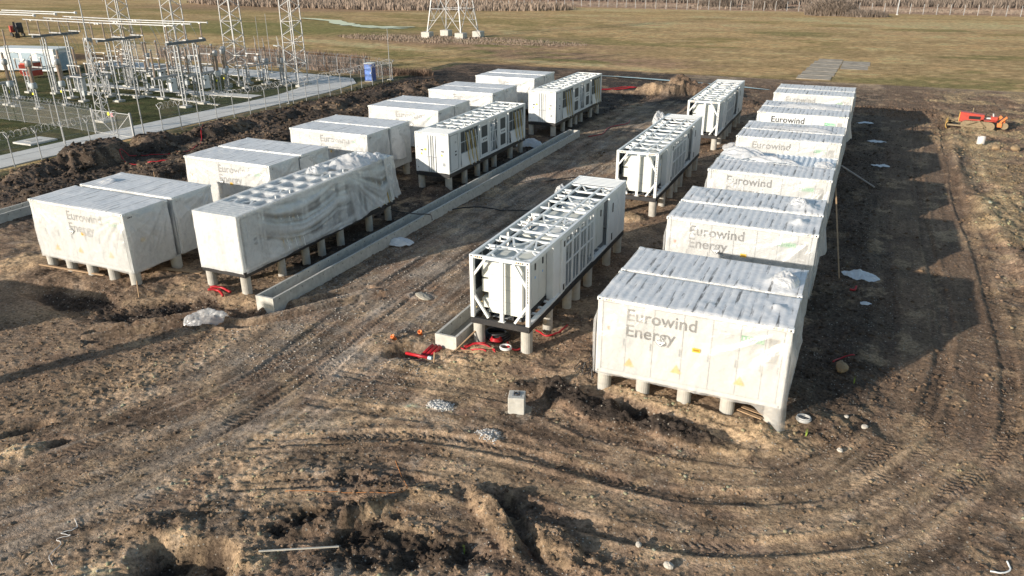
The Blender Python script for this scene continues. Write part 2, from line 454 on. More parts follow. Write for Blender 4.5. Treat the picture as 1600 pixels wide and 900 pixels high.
    mix(SANDC, sm(11.5, 14.5, x+wob)*sm(4, 0, y)*sm(.42, .62, n_c)*.6)
    # local patches: (cx, cy, rx, ry, angle, dz, rough, colour, strength)
    for i, (cx, cy, rx, ry, an, dz, ro, col, st) in enumerate([
        (-23.0, -2.0, 3.0, 1.0, -3, -.22, 1.8, BLK, .97), (-19.4, -1.2, 2.0, 1.1, 45, -.30, 1.7, BLK, .97), (-17.6, .3, 1.5, .8, 30, -.25, 1.5, BLK, .95),
        (-15.9, .1, 1.0, .6, 60, -.3, 1.0, BLK, .95), (-26.5, -1.0, 2.2, .8, 0, .10, 1.1, DRK, .6),
        (-29.2, .3, 1.8, 1.3, 20, .12, .6, SANDC, .9), (-24.5, -4.4, 4, .9, 35, 0, .5, SANDC*.9, .5), (-25.0, 1.4, 6.5, 2.6, 3, .26, .4, TAN*.8, .2), (3.0, 1.6, 5.2, 2.9, 0, .24, .35, TAN, .2), (-16.5, -6.5, 3.2, 1.7, 60, .03, .7, SANDC*.8, .4),
        (-16.9, 1.3, 1.2, .6, 20, .06, .5, SANDC, .8),
        (-7.35, .05, .85, .55, 35, -.55, 1.2, DRK, .95), (-8.6, .4, 1.3, .9, 40, .14, .9, SANDC*.95, .8), (-6.6, -1.0, 1.2, .5, 10, .10, .9, SANDC*.9, .7),
        (-4.4, 1.0, 1.4, .6, -5, .14, .4, SANDC*1.05, .95), (-5.3, .25, .9, .4, 0, .12, 1.0, TAN, .8),
        (-2.6, .6, 1.6, .7, 30, .02, .3, BRN*1.2, .7),
        (-1.55, -1.35, .95, .75, 10, -.18, .6, BRN*.8, .8), (-1.0, -.6, 1.3, .6, -25, .24, 2.6, DRK*.9, .97), (-2.3, -.75, .6, .3, 20, .12, 1.6, DRK, .8),
        (.5, -1.15, 1.6, .75, -14, .16, 2.6, BLK*1.2, .97), (1.75, -.85, .85, .42, -10, -.50, 1.5, BLK*.9, .97), (2.8, -1.35, 1.7, .55, -9, .10, 2.3, BLK*1.1, .95),
        (4.6, -1.6, 1.1, .35, -10, .05, 1.7, BLK*1.3, .9), (3.6, -.35, 3.6, .42, -8, .06, .9, SANDC, .85), (6.2, -.7, 1.3, .8, -20, .05, .9, SANDC*.95, .7),
        (7.3, .5, 1.0, .8, 30, .06, 1.3, DRK, .7), (8.2, .9, .9, .7, 60, .08, 1.6, DRK, .8), (8.6, 3.0, 1.2, 1.2, 0, .04, 1.3, DRK, .8), (9.7, 1.7, 1.2, .8, 30, -.03, .2, SANDC*.85, .6),
        (-6.8, -11.9, 1.5, .95, 30, -.70, .7, BLK*.8, .98), (-5.3, -11.2, .7, .45, 30, .12, 1.6, SANDC, .9), (-8.6, -11.2, 1.2, .5, 30, .1, 1.3, DRK*1.5, .6),
        (-4.9, -9.3, 1.4, .45, 50, -.26, 3.2, DRK*.8, .9), (-4.1, -9.0, 1.5, .3, 55, .24, 3.0, DRK*1.5, .75), (-3.3, -8.9, 1.2, .35, 60, -.2, 3.0, DRK*.8, .85), (-2.4, -9.4, 1.5, .9, 20, -.12, 2.4, DRK*.8, .9), (-1.0, -8.9, 1.3, .7, 10, -.12, 2.8, DRK*.8, .85),
        (-.3, -7.4, 1.6, .34, -42, .26, 2.4, SANDC, .8), (.35, -7.2, 1.6, .28, -45, -.24, 1.2, DRK*.8, .9), (1.5, -7.6, 1.0, .5, -35, .2, 3.2, SANDC, .8), (2.5, -7.8, 1.2, .6, -20, .03, 1.8, BRN, .6),
        (-4.4, -7.3, 1.6, .5, 20, .05, 1.6, DRK*1.4, .5), (-2.4, -6.9, .8, .5, 20, .1, 1.6, SANDC, .7),
        (-15.9, -9.5, .9, .3, 60, -.3, .9, DRK, .8), (-14.3, -9.6, .35, .25, 60, -.3, .9, DRK, .8), (-14.9, -10.6, .8, .4, 60, .15, 1.0, SANDC, .8),
        (-4.4, -2.95, .5, .3, 0, .05, .5, LGT, .8), (-2.18, -3.82, .45, .3, 0, .07, .5, LGT, .95), (-9.78, 4.7, .8, .4, 5, .05, .1, LGT*.95, .9), (-9.4, -1.2, 1.6, .5, 70, .05, .6, GRV, .7),
        (-13.2, 64.1, 2.9, 2.1, 15, .95, 1.5, TAN*.62, .95), (-9.0, 65.2, 4.0, 1.6, -5, 1.0, 1.9, BRN*.75, .9), (-16.6, 62.5, 3.5, .7, 5, .25, 1.0, TAN, .8),
        (-17.2, 19.4, 1.0, .6, 45, .35, 2.0, BRN*1.2, .9), (-4.6, 18.9, 1.1, .7, 0, .25, .6, SANDC, .9), (-11, 32, 2.2, 1.2, 80, .05, 1.2, TAN, .6),
        (15.2, 29.0, 1.6, 6, -10, .15, 1.6, YEL, .8), (14.6, 49, 3.5, 2.2, 0, .15, 1.6, YEL*1.05, .85), (16.4, 23.5, 2.0, 2.0, 0, .12, 1.2, YEL, .9), (15.5, 53.0, 4, 1.6, 0, .1, 1.8, YEL*.9, .8),
        (10, 61, 6, 2.5, 5, .25, 2.2, BRN*.8, .7), (0, 60.5, 7, 2.2, 5, .2, 2.2, DRK*1.4, .7),
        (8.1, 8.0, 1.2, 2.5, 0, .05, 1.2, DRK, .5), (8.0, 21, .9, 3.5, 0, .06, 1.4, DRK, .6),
    ]):
        m = (np.abs(x-cx) < 1.6*max(rx, ry)+1) & (np.abs(y-cy) < 1.6*max(rx, ry)+1)
        if not m.any(): continue
        b = np.zeros(x.shape); b[m] = blob(x[m], y[m], cx, cy, rx, ry, an, .38, 50+i)
        h += dz*b; rough = rough*(1-b)+ro*b
        mix(col, b*st)
    # wheel tracks
    for k, (P, off, dep, rad, tread) in enumerate([(TR1, 1.05, .055, 2.9, 1.2), (TR2, .95, .03, 2.2, .7), (TR3, 1.05, .045, 2.6, .9), (TR4, .95, .03, 2.0, .7), (TR5, .5, .16, 1.3, 0)]):
        lat, s, dist = path_coords(x, y, P, rad)
        m = dist < rad
        if not m.any(): continue
        L = lat[m]; ss = s[m]
        fade = sm(rad, rad*.6, dist[m])*(.25+.75*sm(.36, .56, fbm(x[m]*.42, y[m]*.42, 3, 95+k)))
        streak_n = ridged(L*1.25+3*k, ss*.13, 3, 70+k)
        hh = .060*(streak_n-.55)*fade*(.55 if k in (0, 1) else .5)
        wv = off+.08*np.sin(ss*.35+k)
        for sg in (-1, 1):
            d = np.abs(L-sg*wv)
            t = sm(.34, .20, d)
            hh -= dep*t
            hh += dep*.55*np.exp(-((d-.40)/.10)**2)
            if tread:
                ch = np.sin(2*math.pi*(ss+np.abs(L-sg*wv)*.9)/.19)
                gap = sm(.32, .5, fbm(ss*.5, L*.3, 2, 90+k))
                hh += tread*.020*ch*t*gap
        h[m] += hh*(1-.5*berm[m])
        rough[m] *= (1-.55*fade)
        f = np.zeros(x.shape); f[m] = fade
        mix(BRN*1.1, f*.45*sm(.35, .6, n_c)); 
        g = np.zeros(x.shape); g[m] = sm(.34, .2, np.minimum(np.abs(L-wv), np.abs(L+wv)))*fade
        mix(DRK*2.1, g*.35)
        rg = np.zeros(x.shape); rg[m] = sm(.62, .85, streak_n)*fade
        mix(SANDC*.95 if k < 2 else GRV, rg*.5)
    # relief
    h += rough*(.12*(ridged(x*.9, y*.9, 3, 14)-.55)+.085*(n_mid-.5)*1.6+.055*(ridged(x*3.1, y*3.1, 2, 15)-.55)+.05*(n_sm-.5)+.03*(n_xs-.5))
    h += (.022+.045*np.clip(rough, 0, 1.2))*(n_xs-.5)+.020*(ridged(x*6, y*6, 2, 16)-.5)+.016*(vn(x*15, y*15, 18)-.5)*(.4+np.clip(rough, 0, 1.4))
    # clods, where the soil is turned
    cl = fbm(x*5.2, y*5.2, 2, 17)
    h += .04*rough*sm(.58, .70, cl)*(.4+.6*np.clip(rough, 0, 1))
    # colour drawn out along the direction the machines drove
    for k, (P, rad, lw) in enumerate([(TR3, 7.5, 1.5), (TR1, 4.5, 2.4)]):
        lat, s, dist = path_coords(x, y, P, rad)
        m = dist < rad; fd = sm(rad, rad*.65, dist[m])*(1-berm[m])
        st = fbm(lat[m]*lw, s[m]*.22, 4, 140+k, .6); st2 = fbm(lat[m]*lw*2.6, s[m]*.5, 3, 150+k, .6)
        C[m] *= (1+fd*(1.3*(st-.5)+.9*(st2-.5)))[:, None]
        h[m] += fd*.028*(ridged(lat[m]*lw*.9, s[m]*.2, 3, 160+k)-.5)
    C *= (1+.9*(fbm(x*1.3+4, y*1.3, 4, 170, .65)-.5))[:, None]
    mix(DRK*1.3, rt*.6); mix(BRN*.75, rtrack*.65); mix(BRN*.85, sm(-14, -16, x)*sm(-29, -27, x)*sm(4, 1, y)*.45); mix(BLK*1.4, und_l*.5)  # right-hand strip's soil darkened again to deepen the shade beside the containers
    mix(DRK*1.25, sm(.54, .64, fbm(x*.55+11, y*.55, 5, 172, .65))*.4*(1-road)*sm(60, 50, y))
    mix(BLK*1.25, sm(1.25, 1.7, rough)*sm(-7, -5, y)*sm(6, 4, y)*sm(7, 6, x)*.85)
    mix(SANDC*1.05, sm(.60, .70, fbm(x*.8+31, y*.8, 5, 174, .65))*.4*(1-berm)*sm(1.2, .9, rough))
    edge = np.minimum.reduce([sm(-48.4, -46.6, x), sm(30, 27, x), sm(-24, -21, y), sm(80, 76.5, y)])
    h = h*edge-.03*(1-edge)
    # grass verge along the fence
    verge = sm(-45.8, -46.9, x+.8*(n_mid-.5)+.2*wob)
    mix(np.array([.075, .082, .035]), verge*(.5+.5*n_c2)); mix(TAN*.8, verge*sm(.55, .65, n_c2)*.7)
    C *= (.80+.40*n_sm)[:, None]
    C = np.clip(C*np.array([[1.32, 1.22, 1.13]]), .012, .6)
    return h.reshape(sh), C, rough.reshape(sh)
def ground_z(x, y):
    return float(terrain(np.array([[x]]), np.array([[y]]))[0][0, 0])

def soil_material():
    m = bpy.data.materials.new("soil"); t, p = nodes(m); N, L = t.nodes, t.links
    at = N.new("ShaderNodeAttribute"); at.attribute_name = "soil_colour"
    geo = N.new("ShaderNodeNewGeometry")
    n1 = N.new("ShaderNodeTexNoise"); n1.inputs["Scale"].default_value = 9; n1.inputs["Detail"].default_value = 9; n1.inputs["Roughness"].default_value = .72
    L.new(geo.outputs["Position"], n1.inputs["Vector"])
    r1 = N.new("ShaderNodeMapRange"); r1.inputs[1].default_value = .32; r1.inputs[2].default_value = .68; r1.inputs[3].default_value = .32; r1.inputs[4].default_value = 1.8
    L.new(n1.outputs[0], r1.inputs[0])
    mul = N.new("ShaderNodeVectorMath"); mul.operation = 'SCALE'; L.new(at.outputs["Color"], mul.inputs[0]); L.new(r1.outputs[0], mul.inputs["Scale"])
    # small pale stones
    v = N.new("ShaderNodeTexVoronoi"); v.inputs["Scale"].default_value = 11; v.inputs["Randomness"].default_value = 1
    L.new(geo.outputs["Position"], v.inputs["Vector"])
    sx = N.new("ShaderNodeSeparateColor"); L.new(v.outputs["Color"], sx.inputs[0])
    a = N.new("ShaderNodeMath"); a.operation = 'GREATER_THAN'; a.inputs[1].default_value = .86; L.new(sx.outputs[0], a.inputs[0])
    b = N.new("ShaderNodeMath"); b.operation = 'LESS_THAN'; b.inputs[1].default_value = .30; L.new(v.outputs["Distance"], b.inputs[0])
    c = N.new("ShaderNodeMath"); c.operation = 'MULTIPLY'; L.new(a.outputs[0], c.inputs[0]); L.new(b.outputs[0], c.inputs[1])
    c2 = N.new("ShaderNodeMath"); c2.operation = 'MULTIPLY'; c2.inputs[1].default_value = .75; L.new(c.outputs[0], c2.inputs[0])
    mx = N.new("ShaderNodeMix"); mx.data_type = 'RGBA'; L.new(c2.outputs[0], mx.inputs[0]); L.new(mul.outputs[0], mx.inputs[6]); mx.inputs[7].default_value = (.40, .36, .30, 1)
    L.new(mx.outputs[2], p.inputs["Base Color"])
    p.inputs["Roughness"].default_value = .95; p.inputs["Specular IOR Level"].default_value = .2
    n2 = N.new("ShaderNodeTexNoise"); n2.inputs["Scale"].default_value = 18; n2.inputs["Detail"].default_value = 6; n2.inputs["Roughness"].default_value = .7
    L.new(geo.outputs["Position"], n2.inputs["Vector"])
    bp = N.new("ShaderNodeBump"); bp.inputs["Strength"].default_value = 1; bp.inputs["Distance"].default_value = .06
    L.new(n2.outputs[0], bp.inputs["Height"])
    L.new(bp.outputs[0], p.inputs["Normal"])
    return m
def heightfield(name, xs, ys, H, C, mat, hole=None, attr="soil_colour"):
    nx, ny = len(xs), len(ys)
    X, Y = np.meshgrid(xs, ys, indexing='ij')
    V = np.stack([X, Y, H], -1).reshape(-1, 3)
    i = np.arange(nx*ny).reshape(nx, ny)
    F = np.stack([i[:-1, :-1], i[1:, :-1], i[1:, 1:], i[:-1, 1:]], -1).reshape(-1, 4)
    if hole:
        cx = (X[:-1, :-1]+X[1:, 1:]).ravel()/2; cy = (Y[:-1, :-1]+Y[1:, 1:]).ravel()/2
        F = F[~((cx > hole[0]) & (cx < hole[1]) & (cy > hole[2]) & (cy < hole[3]))]
    me = bpy.data.meshes.new(name)
    me.vertices.add(len(V)); me.vertices.foreach_set('co', V.ravel().astype(np.float32))
    me.loops.add(F.size); me.loops.foreach_set('vertex_index', F.ravel().astype(np.int32))
    me.polygons.add(len(F)); me.polygons.foreach_set('loop_start', np.arange(0, F.size, 4, dtype=np.int32))
    me.polygons.foreach_set('loop_total', np.full(len(F), 4, dtype=np.int32))
    me.polygons.foreach_set('use_smooth', np.ones(len(F), dtype=bool))
    me.update()
    a = me.color_attributes.new(attr, 'FLOAT_COLOR', 'POINT')
    a.data.foreach_set('color', np.hstack([C, np.ones((len(C), 1))]).ravel().astype(np.float32))
    me.materials.append(mat); me.validate()
    return link(name, me)
soil = soil_material()
FX0, FX1, FY0, FY1 = -48.5, 30.0, -24.0, 80.0
xs = np.concatenate([np.arange(-48.5, -30, .13), np.arange(-30, -16, .075), np.arange(-16, 13.5, .052), np.arange(13.5, 30.01, .12)])
xs[-1] = 30.0
ys = np.concatenate([np.arange(-24, -15, .3), np.arange(-15, 3, .048), np.arange(3, 16, .075), np.arange(16, 40, .12), np.arange(40, 80, .18), [80.0]])
X, Y = np.meshgrid(xs, ys, indexing='ij')
H, C, RO = terrain(X, Y)
tag(heightfield("ground", xs, ys, H, C, soil), "churned brown and black earth of the building site with wheel tracks", kind='structure')
def interp_z(px, py):
    px = np.atleast_1d(px).astype(float); py = np.atleast_1d(py).astype(float)
    i = np.clip(np.searchsorted(xs, px)-1, 0, len(xs)-2); j = np.clip(np.searchsorted(ys, py)-1, 0, len(ys)-2)
    tx = np.clip((px-xs[i])/(xs[i+1]-xs[i]), 0, 1); ty = np.clip((py-ys[j])/(ys[j+1]-ys[j]), 0, 1)
    return (H[i, j]*(1-tx)+H[i+1, j]*tx)*(1-ty)+(H[i, j+1]*(1-tx)+H[i+1, j+1]*tx)*ty
def gz(x, y):
    if FX0 < x < FX1 and FY0 < y < FY1: return float(interp_z(x, y)[0])
    return -.03

# ---- the open field around
def grass_material():
    m = bpy.data.materials.new("dry_grass"); t, p = nodes(m); N, L = t.nodes, t.links
    at = N.new("ShaderNodeAttribute"); at.attribute_name = "soil_colour"
    geo = N.new("ShaderNodeNewGeometry")
    n1 = N.new("ShaderNodeTexNoise"); n1.inputs["Scale"].default_value = .9; n1.inputs["Detail"].default_value = 10; n1.inputs["Roughness"].default_value = .75
    L.new(geo.outputs["Position"], n1.inputs["Vector"])
    r1 = N.new("ShaderNodeMapRange"); r1.inputs[1].default_value = .33; r1.inputs[2].default_value = .67; r1.inputs[3].default_value = .5; r1.inputs[4].default_value = 1.55
    L.new(n1.outputs[0], r1.inputs[0])
    mul = N.new("ShaderNodeVectorMath"); mul.operation = 'SCALE'; L.new(at.outputs["Color"], mul.inputs[0]); L.new(r1.outputs[0], mul.inputs["Scale"])
    L.new(mul.outputs[0], p.inputs["Base Color"]); p.inputs["Roughness"].default_value = 1; p.inputs["Specular IOR Level"].default_value = .1
    n2 = N.new("ShaderNodeTexNoise"); n2.inputs["Scale"].default_value = 2.2; n2.inputs["Detail"].default_value = 8; n2.inputs["Roughness"].default_value = .75
    L.new(geo.outputs["Position"], n2.inputs["Vector"])
    bp = N.new("ShaderNodeBump"); bp.inputs["Strength"].default_value = 1; bp.inputs["Distance"].default_value = .22
    L.new(n2.outputs[0], bp.inputs["Height"]); L.new(bp.outputs[0], p.inputs["Normal"])
    return m
grassm = grass_material()
fx = np.unique(np.round(np.concatenate([[-3000, -1500, -800, -500], np.arange(-400, -130, 4), np.arange(-130, -48.5, .6), [FX0], np.arange(-48, 30, .8), [FX1], np.arange(31, 90, 1.2), [100, 130, 200, 400, 800, 1500, 3000]]), 3))
fy = np.unique(np.round(np.concatenate([[-1500, -600, -200, -60], [FY0], np.arange(-22, 80, .8), [FY1], np.arange(81, 240, 1.1), np.arange(240, 420, 4), [460, 600, 900, 1500, 3000]]), 3))
GX, GY = np.meshgrid(fx, fy, indexing='ij')
def field(x, y):
    G1 = np.array([.135, .128, .052]); G2 = np.array([.27, .21, .11]); G3 = np.array([.095, .108, .042]); B1 = np.array([.15, .112, .078]); T1 = np.array([.34, .255, .145]); P1 = np.array([.20, .155, .125])
    x = x.ravel(); y = y.ravel()
    C = np.ones((x.size, 1))*np.array([.20, .165, .088])[None]
    def mix(c, f):
        nonlocal C
        f = np.clip(f, 0, 1)[:, None]; C = C*(1-f)+np.asarray(c)[None]*f
    n1 = fbm(x*.035, y*.06, 5, 101, .6); n2 = fbm(x*.11, y*.2, 5, 103, .6); n3 = fbm(x*.45, y*.8, 4, 105, .6)
    mix(G1, sm(.42, .6, n1)*.75); mix(G2, sm(.50, .62, n2)*.9); mix(G3, .8*sm(.58, .68, fbm(x*.05+7, y*.1, 5, 107))*.8)
    mix(T1, sm(.58, .72, n3)*.45)
    mix(G2, sm(150, 210, y+15*(n1-.5))*.55); mix(T1, sm(.52, .62, fbm(x*.02, y*.09, 4, 111))*sm(120, 180, y)*.6)
    # purplish brown rough ground around the pylon and behind the substation
    br = np.maximum(blob(x, y, -62, 110, 34, 14, -8, .3, 120), blob(x, y, -35, 92, 26, 8, -8, .3, 121)); mix(B1*1.15, br*.8*sm(.35, .55, n2+.1)); mix(G3*1.1, br*sm(.55, .65, n2)*.8)
    mix(B1, blob(x, y, -160, 190, 70, 25, 10, .3, 122)*.7); mix(G3*1.1, blob(x, y, -120, 120, 45, 22, 10, .3, 123)*.75)
    mix(T1, blob(x, y, -75, 96, 26, 3.5, -12, .4, 124)*.8); mix(T1, blob(x, y, -30, 84, 16, 2.5, -8, .4, 125)*.7)
    mix(B1*.8, sm(82, 76, y+.05*x+4*(n2-.5))*sm(-50, -40, x))
    mix(P1, sm(214, 220, y+.02*x)*.75); mix(B1*1.2, sm(214, 222, y)*sm(.5, .6, n2)*.8); mix(B1*.9, sm(260, 275, y)*.8)
    # black spoil to the left of the substation and the site's surroundings
    mix(DRK*1.2, sm(8, 2, y)*sm(-60, -50, x)); mix(DRK, blob(x, y, -112, 62, 18, 5, 15, .3, 128)*.95)
    # substation lawn
    sub = sm(-49, -50.5, x)*sm(-98, -92, x)*sm(10, 14, y)*sm(64, 61, y)
    mix([.062, .072, .028], sub*.95); mix([.13, .105, .05], sub*sm(.54, .64, n3)*.8)
    C *= (.80+.4*n3)[:, None]*np.where(sub[:, None] > .5, 1.0, np.array([[1.98, 1.66, 1.55]]))
    h = .25*(fbm(x*.05, y*.05, 3, 131)-.5)*sm(0, 12, np.maximum.reduce([FX0-x, x-FX1, FY0-y, y-FY1, 0*x]))
    h += .5*sm(210, 260, y)*fbm(x*.03, y*.03, 3, 133)*0
    inside = (x > FX0-14) & (x < FX1+6) & (y > FY0-6) & (y < FY1+6)
    h = np.where(inside | ((x > -110) & (x < -48) & (y > 5) & (y < 70)), 0, h)
    return (h-.03).reshape(GX.shape), np.clip(C, .01, .5)
FH, FC = field(GX, GY)
tag(heightfield("field", fx, fy, FH, FC, grassm, hole=(FX0, FX1, FY0, FY1)), "flat field of dry winter grass", kind='structure')

def sheet(name, pts, z, mat, thick=.0, label=None, kind='structure', cat=None):
    mb = MB(); n = len(pts)
    if thick: mb.prism(pts, 'z', z-thick, z)
    else: mb.add([(p[0], p[1], z) for p in pts], [tuple(range(n))])
    o = mb.build(name, mat); return tag(o, label, cat, None, kind)
def strip(name, L, Rr, z, mat, label=None):
    mb = MB(); n = len(L)
    mb.add([(p[0], p[1], z) for p in L]+[(p[0], p[1], z) for p in Rr]+[(p[0], p[1], z-.12) for p in L]+[(p[0], p[1], z-.12) for p in Rr],
           [(i, n+i, n+i+1, i+1) for i in range(n-1)]+[(i, i+1, 2*n+i+1, 2*n+i) for i in range(n-1)]+[(n+i+1, n+i, 3*n+i, 3*n+i+1) for i in range(n-1)])
    return tag(mb.build(name, mat), label, None, None, 'structure')
# substation road: runs along the fence then curves off behind the equipment
Lr = [(-53.6, -30), (-53.4, 8), (-53.2, 15), (-53.2, 24), (-53.0, 32), (-52.6, 40), (-52.6, 46), (-53.6, 51), (-56.5, 54.5), (-62, 56.3), (-72, 56.9), (-84, 57.2), (-98, 57.5)]
Rd = [(-49.3, -30), (-49.3, 8), (-49.4, 15), (-49.2, 24), (-48.9, 32), (-48.6, 40), (-48.6, 50), (-49.6, 57), (-52.5, 60.4), (-60, 61.6), (-72, 61.9), (-84, 62.2), (-98, 62.5)]
strip("road", Lr, Rd, .035, rconc, "pale concrete service road inside the substation fence")
strip("path", [(-54, 45.4), (-62, 44.9), (-70, 44.6), (-80, 44.6)], [(-54, 43.6), (-62, 43.2), (-70, 42.9), (-80, 42.9)], .03, rconc, "narrow concrete path crossing the substation lawn")
strip("cable_trench_cover", [(-54.0, 39.0), (-62, 40.2), (-70, 40.0), (-80, 39.6)], [(-54, 38.6), (-62, 39.7), (-70, 39.5), (-80, 39.1)], .05, conc, "line of concrete covers across the substation lawn")
o = sheet("road", [(-400, 196), (-262, 205), (-232, 262), (-120, 330), (100, 380), (100, 392), (-125, 341), (-242, 271), (-270, 213), (-400, 203)], .22, rconc, label="far pale road beyond the field")
# concrete hardstanding slabs in the field
slabm = pm("weathered_slab", (.36, .305, .24), .95, var=.3, scale=.9, bump=.3, bscale=8, dirt=.9, dcol=(.20, .165, .09))
t = thing("old_slab_pad", "cracked old pad of concrete slabs lying in the grass", "concrete pad", (0, 0, 0))
for (a, b, c, d) in [(-1.0, 81.5, 3.0, 85.0), (-.8, 85.2, 3.2, 89.0), (-.6, 89.2, 3.3, 93.2), (-.4, 93.4, 3.4, 97.3), (-.2, 97.5, 3.5, 101.0), (3.6, 92.8, 7.0, 97.2), (3.6, 97.4, 7.2, 102.2), (.2, 101.2, 3.5, 104.0)]:
    mb = MB(); mb.box((a, b, -.1), (c, d, .03)); mb.build("slab", slabm, t)
# pond and the narrow puddle along the far mud
wm = bpy.data.materials.new("still_water"); _t, _p = nodes(wm)
_p.inputs["Base Color"].default_value = (.16, .21, .30, 1); _p.inputs["Roughness"].default_value = .06; _p.inputs["IOR"].default_value = 1.33  # bluish base colour stands in for the sky the water would reflect
_n = _t.nodes.new("ShaderNodeTexNoise"); _n.inputs["Scale"].default_value = 3; _b = _t.nodes.new("ShaderNodeBump"); _b.inputs["Strength"].default_value = .06
_t.links.new(_n.outputs[0], _b.inputs["Height"]); _t.links.new(_b.outputs[0], _p.inputs["Normal"])
def puddle(name, line, w, z, label, seed):
    Q = smooth_path(line, 10); mb = MB(); L1 = []; R1 = []
    for i, q in enumerate(Q):
        d = Q[min(i+1, len(Q)-1)]-Q[max(i-1, 0)]; d = d/np.hypot(*d); n = np.array([-d[1], d[0]])
        e = math.sin(math.pi*min(1, max(0, i/(len(Q)-1))))**.5
        w1 = w*e*(.35+1.1*vn(i*.45, 3, seed)); w2 = w*e*(.35+1.1*vn(i*.45, 9, seed+1))
        L1.append((q+n*w1)); R1.append((q-n*w2))
    n = len(Q)
    mb.add([(p[0], p[1], z) for p in L1]+[(p[0], p[1], z) for p in R1], [(i, n+i, n+i+1, i+1) for i in range(n-1)])
    tag(mb.build(name, wm), label, None, None, 'structure')
puddle("pond_water", [(-130, 147), (-118, 143), (-110, 137), (-103, 132), (-95, 130), (-86, 132)], 2.1, .12, "shallow water lying in the grass", 5)
puddle("pond_water", [(-98, 128), (-92, 127.5), (-86, 129)], 1.2, .10, "small shallow pool beside the larger water", 8)
# ================================================================ BATTERY CONTAINERS
CW, CD, CH = 6.058, 2.438, 2.76
roofm = pm("roof_paint", (.68, .72, .76), .5, var=.08, scale=1.2, dirt=.3, dcol=(.3, .28, .25))
def casting(parent, x, y, z, w=.178, d=.162, h=.118, mat=None):
    mb = MB(); mb.box((x, y, z), (x+w, y+d, z+h))
    o = mb.build('corner_casting', mat or white2, parent, bevel=.008)
    h1 = MB()
    ry = y-.004 if y < CD/2 else y+d+.004
    h1.lathe([(.0, 0), (.032, 0), (.032, .004), (0, .004)], (x+w/2, ry if y < CD/2 else ry-.004, z+h/2), 10, 'y')
    h1.build('casting_hole', holem, o)
    return o
def wrap_sides(w, d, h, seed, sides='frbl', amp=1.0, flap=0, step=.065, hem=.0, open_from=None):
    """film hanging down the four sides; returns builder"""
    mb = MB(); z_b = -.03; mb.fold = []
    def side(p0, du, nrm, L, sd):
        nu = max(8, int(L/step)); nv = int(h/step)
        u = np.linspace(0, L, nu)[:, None]*np.ones((1, nv)); v = np.ones((nu, 1))*np.linspace(0, 1, nv)[None]
        r1 = np.hypot(u, v*h); a1 = np.arctan2(v*h+.05, u+.05); r2 = np.hypot(L-u, v*h); a2 = np.arctan2(v*h+.05, L-u+.05)
        vert = ridged(u*1.5+.5*v+sd, v*.35+sd, 2, sd)*sm(0, .25, v)
        d1 = ridged(a1*4.5, r1*.25, 2, sd+2)*sm(.3, 1, r1)*sm(3.2, 1.2, r1)
        d2 = ridged(a2*5.0, r2*.25, 2, sd+3)*sm(.2, 1, r2)*sm(3.4, 1.2, r2)
        big = fbm(u*.8, v*1.6, 2, sd+4)
        cr = fbm(u*3.5+vert, v*h*3, 3, sd+5)
        disp = .02+amp*(.07*vert*sm(0, .5, v)+.08*(d1-.3)*sm(0, .15, v)+.11*(d2-.3)*sm(0, .15, v)+.06*big*v+.035*cr)
        disp = np.maximum(disp, .018)*sm(-.02, .05, v)*1.0+.004
        tuck = sm(0, .03, u)*sm(L, L-.03, u); disp = disp*(.35+.65*tuck)
        zb = z_b+.08*(fbm(u[:, 0]*.9, u[:, 0]*0+sd, 3, sd+6)-.5)-hem
        z = h+.012-(h+.012-zb[:, None])*v
        P = np.zeros((nu, nv, 3))
        P[..., 0] = p0[0]+du[0]*u+nrm[0]*disp; P[..., 1] = p0[1]+du[1]*u+nrm[1]*disp; P[..., 2] = z
        if flap and sd == seed:        # loose corner of the front sheet hangs to the ground and flares out
            f = sm(L-.95, L, u)*v
            P[..., 2] -= flap*sm(L-.95, L-.15, u)*v**2.0
            P[..., 0] += (.06*np.sin(u*9)+.26)*f
            P[..., 1] -= .22*f*(1+.5*np.sin(u*14+v*2))
        if open_from is not None and sd == seed+1:   # end sheet torn back
            P[..., 2] = np.where(v > .55, np.maximum(P[..., 2], h*(.3+.25*np.sin(u*3))), P[..., 2])
        mb.grid(P[:, ::-1]); mb.fold.append(np.clip(.55*(vert-.55)+.6*np.maximum(d1-.6, d2-.55)+.30*(cr-.5), -.12, .6)[:, ::-1].ravel())
    if 'f' in sides: side((0, 0), (1, 0), (0, -1), w, seed)
    if 'r' in sides: side((w, 0), (0, 1), (1, 0), d, seed+1)
    if 'b' in sides: side((w, d), (-1, 0), (0, 1), w, seed+2)
    if 'l' in sides: side((0, d), (0, -1), (-1, 0), d, seed+3)
    return mb
def fold_attr(me, arr):
    a = me.attributes.new('fold', 'FLOAT', 'POINT'); a.data.foreach_set('value', np.asarray(arr, np.float32)); return me
def wrap_top(w, d, h, seed, x0=0, x1=None, crump=1.0, peak=()):
    x1 = x1 or w; mb = MB(); nx = int((x1-x0)/.034); ny = 30
    u = np.linspace(x0, x1, nx)[:, None]*np.ones((1, ny)); v = np.ones((nx, 1))*np.linspace(0, d, ny)[None]
    rib = .5-.5*np.cos(u*2*math.pi/.28)
    z = h+.006+.010*rib*sm(0, .12, v)*sm(d, d-.12, v)+crump*(.045*ridged(u*1.3+v*.8, v*1.0-u*.3, 3, seed)*sm(.48, .68, fbm(u*.7, v*.7, 2, seed+1))+.010*fbm(u*5, v*2, 3, seed+2))
    for (px, py, r, hh) in peak:
        dd = np.hypot(u-px, v-py)/r; z += hh*np.exp(-dd*dd*3)*(.55+.9*ridged(u*3.3, v*3.1, 2, seed+3))
    z = h+.006+(z-h-.006)*sm(0, .05, v)*sm(d, d-.05, v)
    P = np.stack([u, v, z], -1); mb.grid(P)
    return mb
